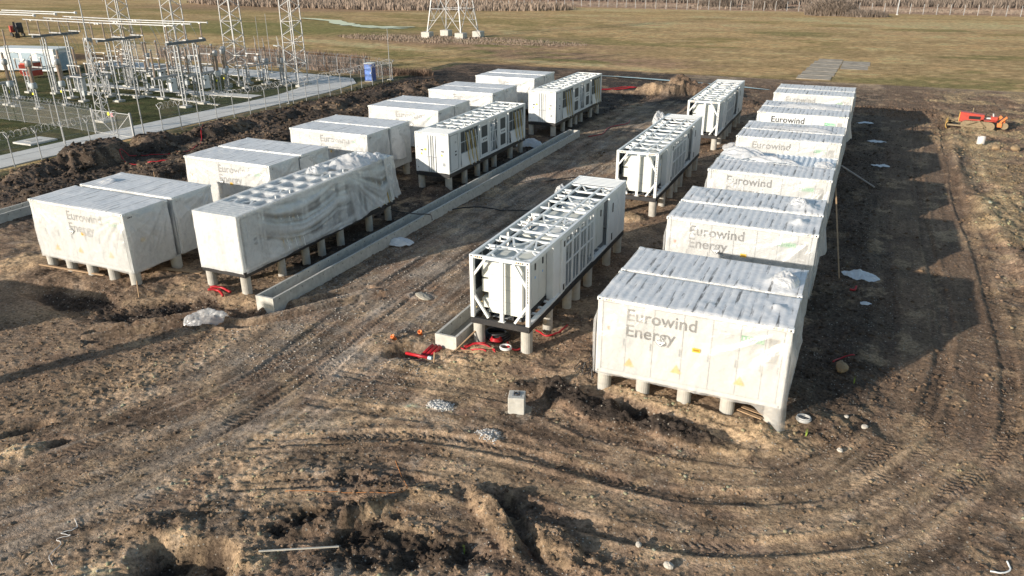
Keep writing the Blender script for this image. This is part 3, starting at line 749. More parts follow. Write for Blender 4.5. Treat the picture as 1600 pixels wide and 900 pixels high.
def label_tri(parent, x, z, y=-.016, s=.34, face='f', mat=None):
    mb = MB()
    pr_ = [(x-s/2, z), (x+s/2, z), (x, z+s*.88)]
    if face == 'f': mb.prism(pr_, 'y', y-.004, y)
    else: mb.prism([(a, b) for a, b in pr_], 'x', y, y+.004)
    o = mb.build('warning_triangle', mat or yell, parent); tag(o, 'yellow warning triangle')
    return o
def label_diamond(parent, x, z, y, s=.15, face='f'):
    fmap = (lambda a, b, t: (a, y-t, b)) if face == 'f' else (lambda a, b, t: (y+t, a, b))
    mb = MB()
    mb.add([fmap(x-s, z, 0), fmap(x, z-s, 0), fmap(x+s, z, 0), fmap(x, z+s, 0), fmap(x-s, z, .004), fmap(x, z-s, .004), fmap(x+s, z, .004), fmap(x, z+s, .004)],
           [(0, 1, 2, 3), (4, 5, 6, 7), (0, 1, 5, 4), (1, 2, 6, 5), (2, 3, 7, 6), (3, 0, 4, 7)])
    o = mb.build('hazard_diamond', white2, parent)
    b = MB()
    for i in range(-3, 4):
        a = x+i*s*.26; hw = s*.07; top = z+s-abs(i*s*.26)-s*.08
        b.add([fmap(a-hw, z+.015, .006), fmap(a+hw, z+.015, .006), fmap(a+hw, top, .006), fmap(a-hw, top, .006)], [(0, 1, 2, 3)])
    for (p, q) in (((x-s, z), (x, z-s)), ((x, z-s), (x+s, z))):
        dx, dz = q[0]-p[0], q[1]-p[1]; L = math.hypot(dx, dz); nx, nz = -dz/L*.006, dx/L*.006
        b.add([fmap(p[0]-nx, p[1]-nz, .006), fmap(q[0]-nx, q[1]-nz, .006), fmap(q[0]+nx, q[1]+nz, .006), fmap(p[0]+nx, p[1]+nz, .006)], [(0, 1, 2, 3)])
    b.add([fmap(x-.025, z-.10, .006), fmap(x+.025, z-.10, .006), fmap(x+.025, z-.05, .006), fmap(x-.025, z-.05, .006)], [(0, 1, 2, 3)])
    b.build('diamond_stripes', textm, o)
    return o
def plate(parent, name, x0, x1, z0, z1, y, mat, face='f', t=.004):
    mb = MB()
    if face == 'f': mb.box((x0, y-t, z0), (x1, y, z1))
    else: mb.box((y, x0, z0), (y+t, x1, z1))
    return mb.build(name, mat, parent)
def hazard_strip(parent, x0, z, y, n=4, face='f'):
    for i in range(n):
        a = x0+i*.085; mb = MB()
        q = [(a, z), (a+.045, z), (a+.065, z+.05), (a+.02, z+.05)]
        mb.prism(q, 'y', y-.005, y) if face == 'f' else mb.prism(q, 'x', y, y+.005)
        mb.build('hazard_stripe', yell if (i % 2 and face == 'f') else holem, parent)
_cache = {}
def container(label, cat, loc, group, var, front_text=True, textx=1.0, left=False, seed=1, film_front=True, flap=0, dirty=True, topfilm=True, detail=True, peak=(), endtorn=None, tagx=4.62):
    t = thing('battery_container', label, cat, loc, 0, group)
    key = 'base'
    if key not in _cache:
        b = MB(); b.box((.05, .05, .10), (CW-.05, CD-.05, CH-.09)); _cache['body'] = b.mesh('body', white)
        r = MB(); nx = int(CW/.035); ny = 2
        u = np.linspace(.11, CW-.11, nx)[:, None]*np.ones((1, ny)); rib = np.clip(.5-.9*np.cos(u*2*math.pi/.28), 0, 1)
        P = np.stack([u, np.ones((nx, 1))*np.array([[.10, CD-.10]]), CH-.045+.03*rib], -1); r.grid(P)
        _cache['roof'] = r.mesh('roof', roofm)
        f = MB()
        for x in (0, CW-.16):
            for y in (0, CD-.15): f.box((x, y, .12), (x+.16, y+.15, CH-.12))
        for y in (0, CD-.1): f.box((.178, y, CH-.12), (CW-.178, y+.1, CH-.02)); f.box((.178, y, 0), (CW-.178, y+.12, .15))
        for x in (0, CW-.1): f.box((x, .162, CH-.12), (x+.1, CD-.162, CH-.02)); f.box((x, .162, 0), (x+.12, CD-.162, .15))
        _cache['frame'] = f.mesh('frame', white2)
        # end wall: shallow vertical corrugation
        for nm, x, sg in (('e1', CW-.05, 1), ('e0', .05, -1)):
            e = MB(); n = 120; v = np.linspace(.16, CD-.16, n)[:, None]*np.ones((1, 2))
            P = np.stack([x+sg*(.005+.028*np.clip(.5-1.1*np.cos(v*2*math.pi/.27), 0, 1)), v, np.ones((n, 1))*np.array([[.16, CH-.13]])], -1); e.grid(P)
            _cache[nm] = e.mesh('end_wall', white)
        _cache[key] = 1
    link('body', _cache['body'], t); link('roof', _cache['roof'], t); link('frame', _cache['frame'], t)
    link('end_wall', _cache['e1'], t); link('end_wall', _cache['e0'], t)
    for x in (-.004, CW-.174):
        for y in (-.004, CD-.158):
            for z in (CH-.118, 0):
                if z == 0 and y > 1: continue
                e = .03 if z else 0
                casting(t, x+(e if x > 1 else -e), y+(e if y > 1 else -e), z+e*.6)
    if front_text:
        edges = [.19, 1.0, 1.9, 2.85, 3.75, 4.6, 5.35, 5.86] if not left else [.19, .75, 1.6, 2.5, 3.4, 4.3, 5.2, 5.86]
        for i in range(7):
            mb = MB(); mb.box((edges[i]+.012, -.006, .17), (edges[i+1]-.012, .05, CH-.14)); d = mb.build('door', white, t)
            hb = MB(); xx = edges[i+1]-.09
            hb.box((xx, -.03, 1.15), (xx+.035, -.006, 1.42)); hb.build('handle', greyp, d)
        y = -.010
        put_text(t, "Eurowind", (textx, y, CH-.66), FR, width=2.25, bold=.012)
        put_text(t, "Energy", (textx, y, CH-1.22), FR, width=1.62, bold=.012)
        # small stickers, as on every unit
        tg = plate(t, 'brand_tag', tagx, tagx+.68, CH-.66, CH-.47, -.008, green)
        plate(tg, 'tag_field', tagx+.17, tagx+.66, CH-.64, CH-.49, -.013, pm("pale_green", (.55, .78, .58), .5), t=.003)
        for j in range(5): plate(tg, 'tag_mark', tagx+.2+j*.09, tagx+.255+j*.09, CH-.61, CH-.52, -.017, green, t=.002)
        plate(tg, 'tag_mark', tagx+.05, tagx+.11, CH-.62, CH-.51, -.013, white2, t=.003)
        x0 = tagx-.85
        for (a, z, w_) in ((0, -.42, .10), (.22, -.43, .18), (.5, -.42, .08), (0, -.60, .08), (.45, -.60, .05), (.55, -.60, .05), (.5, -.52, .12)):
            plate(t, 'small_print', x0+a, x0+a+w_, CH+z-.03, CH+z, -.009, textl)
        if not left or True:
            vx = 5.42
            v_ = plate(t, 'vent_grille', vx, vx+.34, CH-1.25, CH-.42, -.008, pm("vent_grey", (.42, .40, .36), .6))
            for j in range(14):
                plate(v_, 'slat', vx+.03, vx+.31, CH-1.22+j*.056, CH-1.195+j*.056, -.014, greyp, t=.003)
        for x, z in ((1.15, .42), (2.72, .52), (4.72, .55)): label_tri(t, x if not left else x+.1, z, -.012, .36)
        plate(t, 'small_label', .35, .45, CH-1.12, CH-.99, -.008, orange)
        hazard_strip(t, .24, CH-.085, -.004); hazard_strip(t, CW-.24-.34, CH-.085, -.004)
        yf = -.055 if film_front else -.014
        label_diamond(t, 2.15 if not left else 2.55, CH-1.2, yf-.01, .17)
        s_ = plate(t, 'yellow_label', 3.18, 3.43, CH-1.33, CH-1.19, yf, yell)
        plate(s_, 'label_print', 3.21, 3.40, CH-1.29, CH-1.23, yf-.005, pm("label_brown", (.35, .2, .02), .6), t=.002)
        if left:   # end wall stickers on the side that faces the aisle
            yy = CW+.055
            label_diamond(t, 1.45, CH-1.2, yy, .17, 'r')
            plate(t, 'yellow_label', .62, .86, CH-1.45, CH-1.30, yy, yell, 'r')
            plate(t, 'small_print', .98, 1.16, CH-2.0, CH-1.95, yy, textm, 'r')
            hazard_strip(t, .2, CH-.24, CW+.045, 3, 'r')
    elif left:
        plate(t, 'yellow_label', .9, 1.14, CH-1.3, CH-1.15, CW+.055, yell, 'r')
        hazard_strip(t, .2, CH-.24, CW+.045, 3, 'r')
    sides = ('f' if film_front else '')+'rbl'
    k2 = ('film', var, film_front, flap)
    if k2 not in _cache:
        mb = wrap_sides(CW, CD, CH, seed, sides, 1.5 if flap else 1.0, flap, .06 if detail else .10)
        _cache[k2] = fold_attr(mb.mesh('plastic_wrap', film_side_l if left else film_side, True), np.concatenate(mb.fold))
    link('plastic_wrap', _cache[k2], t)
    if topfilm:
        k3 = ('top', var, bool(peak))
        if k3 not in _cache:
            _cache[k3] = wrap_top(CW, CD, CH, seed+40, peak=peak, crump=1.0 if dirty else .6).mesh('roof_wrap', film_top if dirty else film_top_l, True)
        link('roof_wrap', _cache[k3], t)
    return t
def crumple(name, cx, cy, cz, lx, ly, hz, seed, mat, parent=None, rz=0, n=60, fold=1.0):
    """a gathered bunch of sheet: folded ridges over a lens shaped heap, with a hem that touches down"""
    m = max(10, int(n*ly/lx)); mb = MB()
    a = np.linspace(-1, 1, n)[:, None]*np.ones((1, m)); b = np.ones((n, 1))*np.linspace(-1, 1, m)[None]
    rim = .82+.28*fbm(np.arctan2(b, a)*1.6+4, 0*a, 3, seed)
    r = np.maximum(np.abs(a), np.abs(b))**1.0; rr_ = np.hypot(a, b)+1e-6
    sc = r/rr_*rim; u = a*sc; v = b*sc
    rad = np.hypot(u, v)
    z = hz*np.clip(1-rad**1.6, 0, 1)**.7*(.45+.9*fbm(u*2.2+seed, v*2.2, 3, seed+1))
    z += fold*hz*.75*(ridged(u*1.5+3.2*v+seed+.6*fbm(u*2, v*2, 2, seed), v*1.2-.5*u, 4, seed+2)-.45)*sm(1.05, .7, rad)
    z = np.maximum(z, .006+.02*fbm(u*9, v*9, 2, seed+3))
    c, s_ = math.cos(rz), math.sin(rz)
    X = u*lx/2; Y = v*ly/2
    if parent is None:
        P = np.stack([X*c-Y*s_, X*s_+Y*c, z], -1)
        base = interp_z((cx+P[..., 0]).ravel(), (cy+P[..., 1]).ravel()).reshape(z.shape)
        base0 = gz(cx, cy)
        P[..., 2] = z+np.clip(base-base0, -.25, .25)
        mb.grid(P); o = mb.build(name, mat, None, True); o.location = (cx, cy, base0+.01)
    else:
        P = np.stack([cx+X*c-Y*s_, cy+X*s_+Y*c, cz+z], -1); mb.grid(P); o = mb.build(name, mat, parent, True)
    return o
ORD = ['nearest', 'second', 'third', 'fourth', 'fifth', 'farthest']
RY = [(0, 0, 0, 2.64), (.05, 9.22, .05, 11.97), (.08, 18.06, .08, 20.6), (.1, 27.02, .12, 29.75), (.15, 36.0, .15, 38.65), (.2, 45.2, .2, 47.95)]
LY = [(-27.85, .05, -27.85, 2.8), (-27.72, 9.35, -27.72, 12.05), (-27.32, 18.0, -27.28, 20.6), (-27.3, 27.1, -27.3, 29.7), (-27.05, 35.8, -27.05, 38.3), (-27.12, 44.9, -27.12, 47.55)]
RLAB = ["wrapped white battery container at the front right corner, its loose sheet trailing to the ground",
        "wrapped front container of the second right pair, both lettering lines clear, right corner creased",
        "front container of the third right pair, bunched plastic just behind its dirty roof",
        "front container of the fourth right pair, lettering half hidden by torn wrap",
        "unwrapped front container with crisp black lettering, fifth pair of the right row",
        "front container of the farthest right pair, pale blurred lettering"]
RLABB = ["rear container of the nearest right pair, dirty wrapped roof with a white front rail",
         "rear container of the second right pair, very dirty roof film with a puffed-up corner",
         "rear container of the third right pair, bare ribbed roof with bunched plastic on its left",
         "rear container of the fourth right pair, its ribbed roof half uncovered at the right",
         "rear container of the fifth right pair, crumpled film lying on its roof",
         "rear container of the farthest right pair, the last roof before the mud"]
LLAB = ["wrapped white battery container at the left front, sunlit front and shaded end with stickers",
        "front container of the second pair in the left row, lower front shaded by its neighbour",
        "front container of the third pair in the left row", "front container of the fourth pair in the left row",
        "front container of the fifth pair in the left row", "front container of the farthest pair in the left row"]
LLABB = ["rear container of the nearest left pair, dented roof film and a white rail",
         "rear container of the second pair in the left row, behind the faint lettering", "rear container of the third pair in the left row, film bulging from its end wall",
         "rear container of the fourth pair in the left row", "rear container of the fifth pair in the left row", "rear container of the farthest pair in the left row"]
GRP_R = "battery containers in the right row"; GRP_L = "battery containers in the left row"
for i in range(6):
    xa, ya, xb, yb = RY[i]
    front = container(RLAB[i], 'container', (xa, ya, .85), GRP_R, 'ra%d' % i, seed=3+5*i, film_front=(i != 4), flap=.60 if i == 0 else 0,
              detail=i < 3, topfilm=True, peak=((5.2, 1.2, .5, .16),) if i == 1 else ((5.5, 1.3, .4, .1),) if i == 0 else ())
    back = container(RLABB[i], 'container', (xb, yb, .85), GRP_R, 'rb%d' % i, front_text=False, seed=60+7*i, detail=i < 2, topfilm=i != 2,
              peak=((5.3, .8, .75, .2),) if i < 2 else ())
    if i == 2:
        crumple('bunched_film', 1.25, 1.0, CH, 2.6, 1.7, .42, 5, film_loose, back)
        crumple('bunched_film', 2.9, .35, CH, 2.9, .7, .26, 6, film_loose, back, rz=-.15)
        crumple('bunched_film', 5.5, .4, CH, 1.1, 1.2, .2, 8, film_loose, back)
    if i == 3: crumple('bunched_film', 3.2, .5, CH, 4.8, .9, .22, 9, film_loose, back, rz=.05)
    if i == 4:
        crumple('bunched_film', 3.4, .5, CH, 5, .9, .2, 10, film_loose, back)
    if i == 1: crumple('bunched_film', 5.0, 1.2, CH, .9, .8, .3, 12, film_loose, back)
    if i == 0: crumple('bunched_film', 5.45, .9, CH, 1.0, 1.5, .32, 13, film_loose, back)
    xa, ya, xb, yb = LY[i]
    container(LLAB[i], 'container', (xa, ya, .85), GRP_L, 'la%d' % i, textx=2.42, left=True, seed=21+5*i, detail=i < 2, dirty=False, tagx=4.95)
    container(LLABB[i], 'container', (xb, yb, .85), GRP_L, 'lb%d' % i, front_text=False, left=True, seed=81+7*i, detail=i < 2, dirty=False, peak=((1.0, .9, .6, .14),) if i == 0 else ())
# film bulging off end walls into the gaps
def hanging(name, parent, x, y0, y1, z0, z1, out, seed):
    mb = MB(); n, m = 26, 34
    u = np.linspace(0, 1, n)[:, None]*np.ones((1, m)); v = np.ones((n, 1))*np.linspace(0, 1, m)[None]
    d = .05+out*np.sin(math.pi*u)**.8*v**1.2+.06*ridged(u*3, v*.6, 2, seed)*v
    P = np.stack([x+d, y0+(y1-y0)*u+.1*v*np.sin(u*5+seed), z1-(z1-z0)*v*(.75+.3*fbm(u*2, u*0, 2, seed))], -1); mb.grid(P)
    return mb.build(name, film_loose, parent, True)
roots = {o['label']: o for o in S.objects if o.get('category') == 'container'}
hanging('loose_film', roots[RLABB[1]], CW, .3, 2.2, .55, 2.7, .30, 4)
hanging('loose_film', roots[RLABB[4]], CW, .1, 1.3, .5, 2.6, .35, 7)
hanging('loose_film', roots[LLABB[2]], CW, .0, 1.6, .2, 2.7, .30, 9)
hanging('loose_film', roots[LLABB[1]], CW, -.2, 1.2, .3, 2.6, .18, 11)

# ================================================================ CONCRETE PIERS
def pier_proto(h, r):
    mb = MB(); mb.lathe([(r*.98, -.5), (r, 0), (r*.995, h*.5), (r, h-.015), (r-.012, h)], n=20)
    return mb
_pm = {}
NO = ['first', 'second', 'third', 'fourth', 'fifth', 'sixth', 'seventh', 'eighth', 'ninth', 'tenth']
def pier(x, y, top, label, group, r=.21):
    key = (round(top, 2), r)
    if key not in _pm: _pm[key] = pier_proto(top-.01, r).mesh('concrete_pier', concp, False)
    o = link('concrete_pier', _pm[key]); o.location = (x, y, 0)
    me = o.data
    tag(o, label, 'pier', group)
    return o
colx = [.27, 1.62, 3.02, 4.42, 5.79]
for i in range(6):
    xa, ya, xb, yb = RY[i]
    for k, cx in enumerate(colx):
        if i == 0: pier(xa+cx, ya+.22, .85, "%s concrete pier from the left under the front right container's front edge" % NO[k], "piers under the right container row", .235)
    for k, (yy) in enumerate((ya+CD-.25, yb+.2, yb+CD-.25)):
        if i < 5: pier(xa+5.83, yy, .85, "%s concrete pier from the front, right end of the %s right container pair" % (NO[k+1], ORD[i]), "piers under the right container row", .235)
        if i < 5: pier(xa+.24, yy, .85, "%s concrete pier from the front, left end of the %s right container pair" % (NO[k+1], ORD[i]), "piers under the right container row", .235)
    if i:
        for s_, nm in ((.24, 'left'), (5.83, 'right')): pier(xa+s_, ya+.22, .85, "concrete pier under the front %s corner of the %s right container pair" % (nm, ORD[i]), "piers under the right container row", .235)
    xa, ya, xb, yb = LY[i]
    if i == 0:
        for k, cx in enumerate(colx): pier(xa+cx, ya+.22, .85, "%s concrete pier from the left under the left front container's front edge" % NO[k], "piers under the left container row", .235)
    for k, yy in enumerate((ya+.22, ya+CD+.12, yb+CD-.25)):
        if i == 0 and k == 0: continue
        pier(xa+5.83, yy, .85, "%s concrete pier from the front, shaded end of the %s left container pair" % (NO[k], ORD[i]), "piers under the left container row", .26 if k == 1 else .235)

# ================================================================ EQUIPMENT SKIDS (40 ft open frames)
SL, SWD, SH = 12.192, 2.438, 2.82
def xbar(mb, a, b, w): mb.bar(a, b, w)
shadem = pm("interior_shade", (.05, .06, .065), .6)  # dark tone standing in for the shade inside the side openings
meshm = pm("wire_mesh", (.52, .54, .54), .5)
def make_skid(label, loc, rz, group):
    t = thing('equipment_skid', label, 'equipment skid', loc, rz, group)
    W_, L_, H_ = SWD, SL, SH; B = .25
    # black base frame
    mb = MB()
    for x in (0, W_-.14): mb.box((x, 0, 0), (x+.14, L_, B-.012))
    for y in (0.002, L_-.142): mb.box((.14, y, 0), (W_-.14, y+.14, B-.012))
    for k in range(1, 10): y = k*L_/10; mb.box((.14, y-.05, .04), (W_-.14, y+.05, B-.03))
    mb.build('base_frame', black, t, bevel=.006)
    for k, y in enumerate(()): pass
    mb = MB(); mb.box((.16, 2.9, B-.028), (W_-.16, L_-.16, B-.008)); mb.box((.3, .4, B-.028), (W_-.5, 2.88, B-.008)); mb.build('floor', greyp, t)
    # frame
    f = MB(); pw = .15
    for x in (0, W_-pw):
        for y in (0, L_-pw): f.box((x, y, B), (x+pw, y+pw, H_-.12))
    for x in (0, W_-.12): f.box((x, .178, H_-.16), (x+.12, L_-.178, H_-.01))
    for y in (.003, L_-.118): f.box((.18, y, H_-.14), (W_-.18, y+.115, H_-.005))
    for y in (3.35, 7.35, 9.55): f.box((W_-.10, y, B), (W_-.004, y+.12, H_-.16))
    f.build('frame', white2, t, bevel=.006)
    for x in (-.003, W_-.175):
        for y in (-.003, L_-.159):
            for z in (H_-.118, -.004):
                m_ = white2 if z > 1 else black
                mb = MB(); mb.box((x, y, z), (x+.178, y+.162, z+.118)); c = mb.build('corner_casting', m_, t, bevel=.008)
                h1 = MB(); ry = y-.004 if y < 1 else y+.162
                h1.lathe([(0, 0), (.032, 0), (.032, .004), (0, .004)], (x+.089, ry, z+.06), 8, 'y'); h1.build('casting_hole', holem, c)
    # open end: diagonal braces and a post
    for (a, b) in (((.12, .08, H_-.85), (.62, .08, H_-.15)), ((W_-.12, .08, H_-1.05), (W_-.68, .08, H_-.15)), ((.10, .08, B+.95), (.72, .08, B+.05)), ((W_-.12, .08, B+.8), (W_-.62, .08, B+.03))):
        mb = MB(); mb.bar(a, b, .09, .09); mb.build('end_brace', white2, t)
    mb = MB(); mb.box((1.22, .02, B+.012), (1.36, .13, H_-.14)); mb.box((1.16, -.02, B-.004), (1.42, .16, B+.011)); mb.build('end_post', white2, t)
    # roof grid: three lanes of bars, with chevrons
    rt = MB(); zt = H_-.06
    for x in (.60, 1.60): rt.box((x, .118, zt-.05), (x+.10, 10.62, zt+.03))
    ys_ = [1.25, 2.35, 3.3, 4.35, 5.5, 6.55, 7.6, 8.6, 9.55, 10.6]
    for y in ys_: rt.box((.12, y, zt-.045), (W_-.12, y+.105, zt+.035))
    for j, y in enumerate([.118]+ys_[:-1]):
        y1 = ys_[j]
        if j % 3 == 1 or j == 9:
            for (xa, xb) in ((.69, 1.62), (1.69, W_-.12)):
                xm = (xa+xb)/2
                rt.bar((xa+.05, y1, zt), (xm, y+.30, zt), .07, .05); rt.bar((xb-.05, y1, zt), (xm, y+.30, zt), .07, .05)
        elif j % 3 == 0:
            for (xa, xb) in ((.69, 1.62), (1.69, W_-.12)):
                for (sx, sy, ex, ey) in ((xa, y+.38, xa+.28, y+.08), (xb, y+.38, xb-.28, y+.08), (xa, y1-.3, xa+.28, y1), (xb, y1-.3, xb-.28, y1)):
                    rt.bar((sx, sy, zt), (ex, ey, zt), .07, .05)
    for y in (1.0, 1.9, 4.0, 5.1, 8.2, 9.2): rt.box((.35, y, zt-.05), (.40, y+.05, zt+.16)); rt.box((.12, y, zt-.04), (.62, y+.05, zt+.02))
    rt.build('roof_grid', white2, t)
    # solid ribbed roof above the closed end
    r = MB(); n = 60; v = np.linspace(10.70, L_-.12, n)[:, None]*np.ones((1, 2))
    P = np.stack([np.ones((n, 1))*np.array([[.12, W_-.12]]), v, H_-.035+.03*np.clip(.5-1.0*np.cos(v*2*math.pi/.24), 0, 1)], -1); r.grid(P)
    r.build('roof_panel', white, t)
    # transformer cabinet at the open end
    mb = MB(); mb.box((.62, .32, B+.18), (2.02, 2.6, H_-.32)); cab = mb.build('transformer_cabinet', cabgrey, t, bevel=.01)
    mb = MB()
    for x in (.62, 1.1, 1.58, 2.06-.08): mb.box((x, .3, B), (x+.09, 2.62, B+.16))
    mb.build('cabinet_foot', black, cab)
    for z0_, z1_ in ((B+1.55, H_-.42), (B+.95, B+1.48), (B+.30, B+.70)):
        mb = MB(); mb.box((.30, .40, z0_), (.615, 2.4, z1_)); mb.build('side_module', cabgrey, cab, bevel=.02)
    for z in (B+.7, B+1.2, B+1.75): 
        mb = MB(); mb.box((.63, .312, z), (2.01, .319, z+.008)); mb.build('panel_seam', greyp, cab)
    for k in range(3):
        y0 = .36+k*.76; mb = MB(); mb.box((2.021, y0, B+.28), (2.045, y0+.73, H_-.40)); d = mb.build('cabinet_door', cabgrey, cab)
        mb = MB(); mb.box((2.046, y0+.30, B+1.72), (2.075, y0+.38, B+1.98)); mb.build('handle', black, d)
        mb = MB(); mb.box((2.046, y0+.32, B+1.35), (2.05, y0+.40, B+1.44)); mb.build('sticker', bluest, d)
    # pipes/rails along the sill beside the recessed doors
    for (ya, yb) in ((.25, 3.3), (7.5, 9.5)):
        mb = MB(); mb.box((2.25, ya, B-.008), (2.43, yb, B+.07))
        for k in range(int((yb-ya)/.62)): mb.box((2.05, ya+.2+k*.62, B+.0), (2.25, ya+.34+k*.62, B+.06))
        mb.build('sill_rail', white2, t)
    mb = MB(); mb.box((2.05, 2.62, B), (2.35, 3.34, H_-.16)); mb.build('column_cover', white, t, bevel=.01)
    def slot(y, z0_, z1_, x=W_):
        mb = MB(); mb.box((x-.004, y, z0_), (x+.008, y+.13, z1_)); o = mb.build('slot_opening', holem, t)
        mb = MB(); mb.box((x-.003, y-.02, z0_-.02), (x+.006, y+.15, z0_)); mb.box((x-.003, y-.02, z1_), (x+.006, y+.15, z1_+.02)); mb.build('slot_trim', white2, o)
    mb = MB(); mb.box((W_-.06, 3.47, B+.02), (W_-.004, 3.72, H_-.16)); mb.build('side_panel', white, t)
    slot(3.53, B+2.0, B+2.25); slot(3.53, B+.12, B+.38)
    # mesh panels along the middle
    for k in range(4):
        y0 = 3.76+k*.90; y1 = y0+.86
        mb = MB()
        mb.box((W_-.05, y0, B+.05), (W_-.01, y0+.07, H_-.18)); mb.box((W_-.05, y1-.07, B+.05), (W_-.01, y1, H_-.18))
        for z in (B+.05, B+1.15, H_-.62, H_-.25): mb.box((W_-.05, y0+.07, z), (W_-.01, y1-.07, z+.07))
        mb.box((W_-.045, (y0+y1)/2-.02, B+.12), (W_-.015, (y0+y1)/2+.02, H_-.25))
        mp = mb.build('mesh_panel', white2, t)
        w = MB()
        for j in range(1, 7): yy = y0+.07+j*(y1-y0-.14)/7; w.box((W_-.032, yy-.004, B+.12), (W_-.026, yy+.004, H_-.25))
        for j in range(1, 20): zz = B+.12+j*.12; w.box((W_-.031, y0+.07, zz-.004), (W_-.027, y1-.07, zz+.004)) if zz < H_-.27 else None
        w.build('wire_grid', meshm, mp)
    # second recessed cabinet
    mb = MB(); mb.box((.75, 7.5, B+.2), (2.18, 9.45, H_-.3)); c2 = mb.build('switchgear_cabinet', cabgrey, t, bevel=.01)
    for k in range(2):
        y0 = 7.54+k*.96; mb = MB(); mb.box((2.181, y0, B+.26), (2.205, y0+.92, H_-.38)); d = mb.build('cabinet_door', cabgrey, c2)
        mb = MB(); mb.box((2.206, y0+.42, B+1.65), (2.235, y0+.5, B+1.95)); mb.build('handle', black, d)
    mb = MB()
    for (x0_, x1_) in ((.8, 1.35), (1.45, 2.0)):
        for k in range(3): mb.box((x0_, 7.6+k*.6, H_-.3), (x1_, 8.0+k*.6, H_-.22))
    mb.build('top_module', white, c2)
    # power modules in the middle with duct tops
    pmn = MB(); pmn.box((.35, 4.0, B+.05), (1.1, 6.9, B+1.7)); pmn.build('inverter_block', midgrey, t, bevel=.02)
    for k in range(5):
        mb = MB(); mb.box((.45+.3*(k % 2), 3.5+k*.72, H_-.62), (2.1, 4.08+k*.72, H_-.28)); mb.build('busbar_duct', white if k % 2 else cabgrey, t, bevel=.015)
    mb = MB()
    for k in range(7): mb.tube([(1.3+.1*math.sin(k*2), 3.2+k*.55, B+.1), (1.35, 3.5+k*.5, B+1.2), (1.5, 3.7+k*.5, H_-.7)], .04, 6)
    mb.build('internal_cables', pm("dark_grey_cable", (.08, .08, .085), .5), t)
    # closed end
    e = MB(); e.box((W_-.07, 9.67, B+.002), (W_-.008, L_-.15, H_-.162)); e.build('side_wall', white, t)
    slot(10.05, B+1.55, B+2.0); slot(10.05, B+.15, B+.5)
    mb = MB()
    for y in (10.55, 11.1, 11.6): mb.box((W_-.008, y, B+.05), (W_+.004, y+.02, H_-.18))
    mb.build('panel_seam', white2, t)
    e = MB(); e.box((.15, L_-.1, B+.01), (W_-.15, L_-.05, H_-.14)); e.build('end_wall', white, t)
    for sx in (0, 1):
        x0_ = .16+sx*1.075; mb = MB(); mb.box((x0_, L_-.048, B+.03), (x0_+1.045, L_-.010, H_-.16)); d = mb.build('end_door', white2, t, bevel=.006)
        for j in range(4):
            z = B+.2+j*.58; p_ = MB(); p_.box((x0_+.06, L_-.012, z), (x0_+.98, L_-.002, z+.012)); p_.build('door_rib', white, d)
        hinges = MB()
        for z in (B+.25, B+.95, B+1.6, B+2.2): hinges.box(((x0_-.02) if sx == 0 else x0_+1.0, L_-.012, z), ((x0_+.06) if sx == 0 else x0_+1.08, L_+.008, z+.06))
        hinges.build('hinge', steel, d)
    for x in (.95, 1.13, 1.30, 1.47):
        mb = MB(); mb.tube([(x, L_+.022, B+.03), (x, L_+.022, H_-.17)], .018, 8); lb = mb.build('locking_bar', greyp, t)
        mb = MB(); mb.box((x-.03, L_-.005, B+1.0), (x+.11, L_+.04, B+1.05)); mb.build('bar_handle', steel, lb)
    yb = L_+.002
    def bplate(nm, x0_, x1_, z0_, z1_, m_):
        mb = MB(); mb.box((x0_, yb-.012, z0_), (x1_, yb+.002, z1_)); return mb.build(nm, m_, t)
    for x in (.35, 1.85): bplate('nameplate', x, x+.2, B+1.38, B+1.46, textm)
    bplate('sticker', 1.62, 1.78, B+1.40, B+1.54, yel2)
    for x in (.42, 1.9):
        mb = MB(); mb.prism([(x, B+1.12), (x+.18, B+1.12), (x+.09, B+1.28)], 'y', yb-.01, yb+.002); mb.build('warning_triangle', yell, t)
    bplate('vent', .28, .46, B+.48, B+.70, greyp)
    for k in range(7):
        zz = H_-.32-.11*k
        for x in ((.30, .52), (.56, .66)) if k < 6 else ((.30, .5),): bplate('small_print', x[0]+(k % 3)*.03, x[1], zz-.03, zz, textl)
    for x0_ in (.22, W_-.56):
        for yy, sg in ((-.002, -1), (L_-.001, 1)):
            for i in range(4):
                a = x0_+i*.085; mb = MB()
                mb.prism([(a, H_-.10), (a+.05, H_-.10), (a+.07, H_-.04), (a+.02, H_-.04)], 'y', min(yy, yy+sg*.004), max(yy, yy+sg*.004))
                mb.build('hazard_stripe', holem if i % 2 else orange, t)
    # vertical row of tiny characters on the corner post
    mb = MB()
    for k in range(14): mb.box((W_-.10, -.006, H_-.3-k*.1), (W_-.10+.04+.02*(k % 2), -.001, H_-.24-k*.1))
    mb.build('serial_print', textm, t)
    # ---- the other long side (x = 0): door, openings filled with dark shade sheets, with straps
    sd = MB()
    for y in (.15, 2.95, 3.35, 4.55, 4.75, 6.1, 6.32, 7.6, 7.85, 10.55, 10.75): sd.box((.004, y, B), (.09, y+.13, H_-.16))
    sd.build('side_post', white2, t)
    bs = MB(); bs.box((.01, .28, B+.0), (.07, L_-.15, B+.10)); bs.build('sill', white2, t)
    d = MB(); d.box((.006, 10.95, B+.12), (.05, 11.95, H_-.2)); dr = d.build('side_door', white, t)
    o_ = MB()
    for (a, b, c, e_) in ((10.93, 10.96, B+.11, H_-.19), (11.94, 11.97, B+.11, H_-.19)): o_.box((-.002, a, c), (.005, b, e_))
    o_.box((-.002, 10.96, B+.10), (.005, 11.94, B+.13)); o_.box((-.002, 10.96, H_-.2), (.005, 11.94, H_-.17)); o_.build('door_seal', greyp, dr)
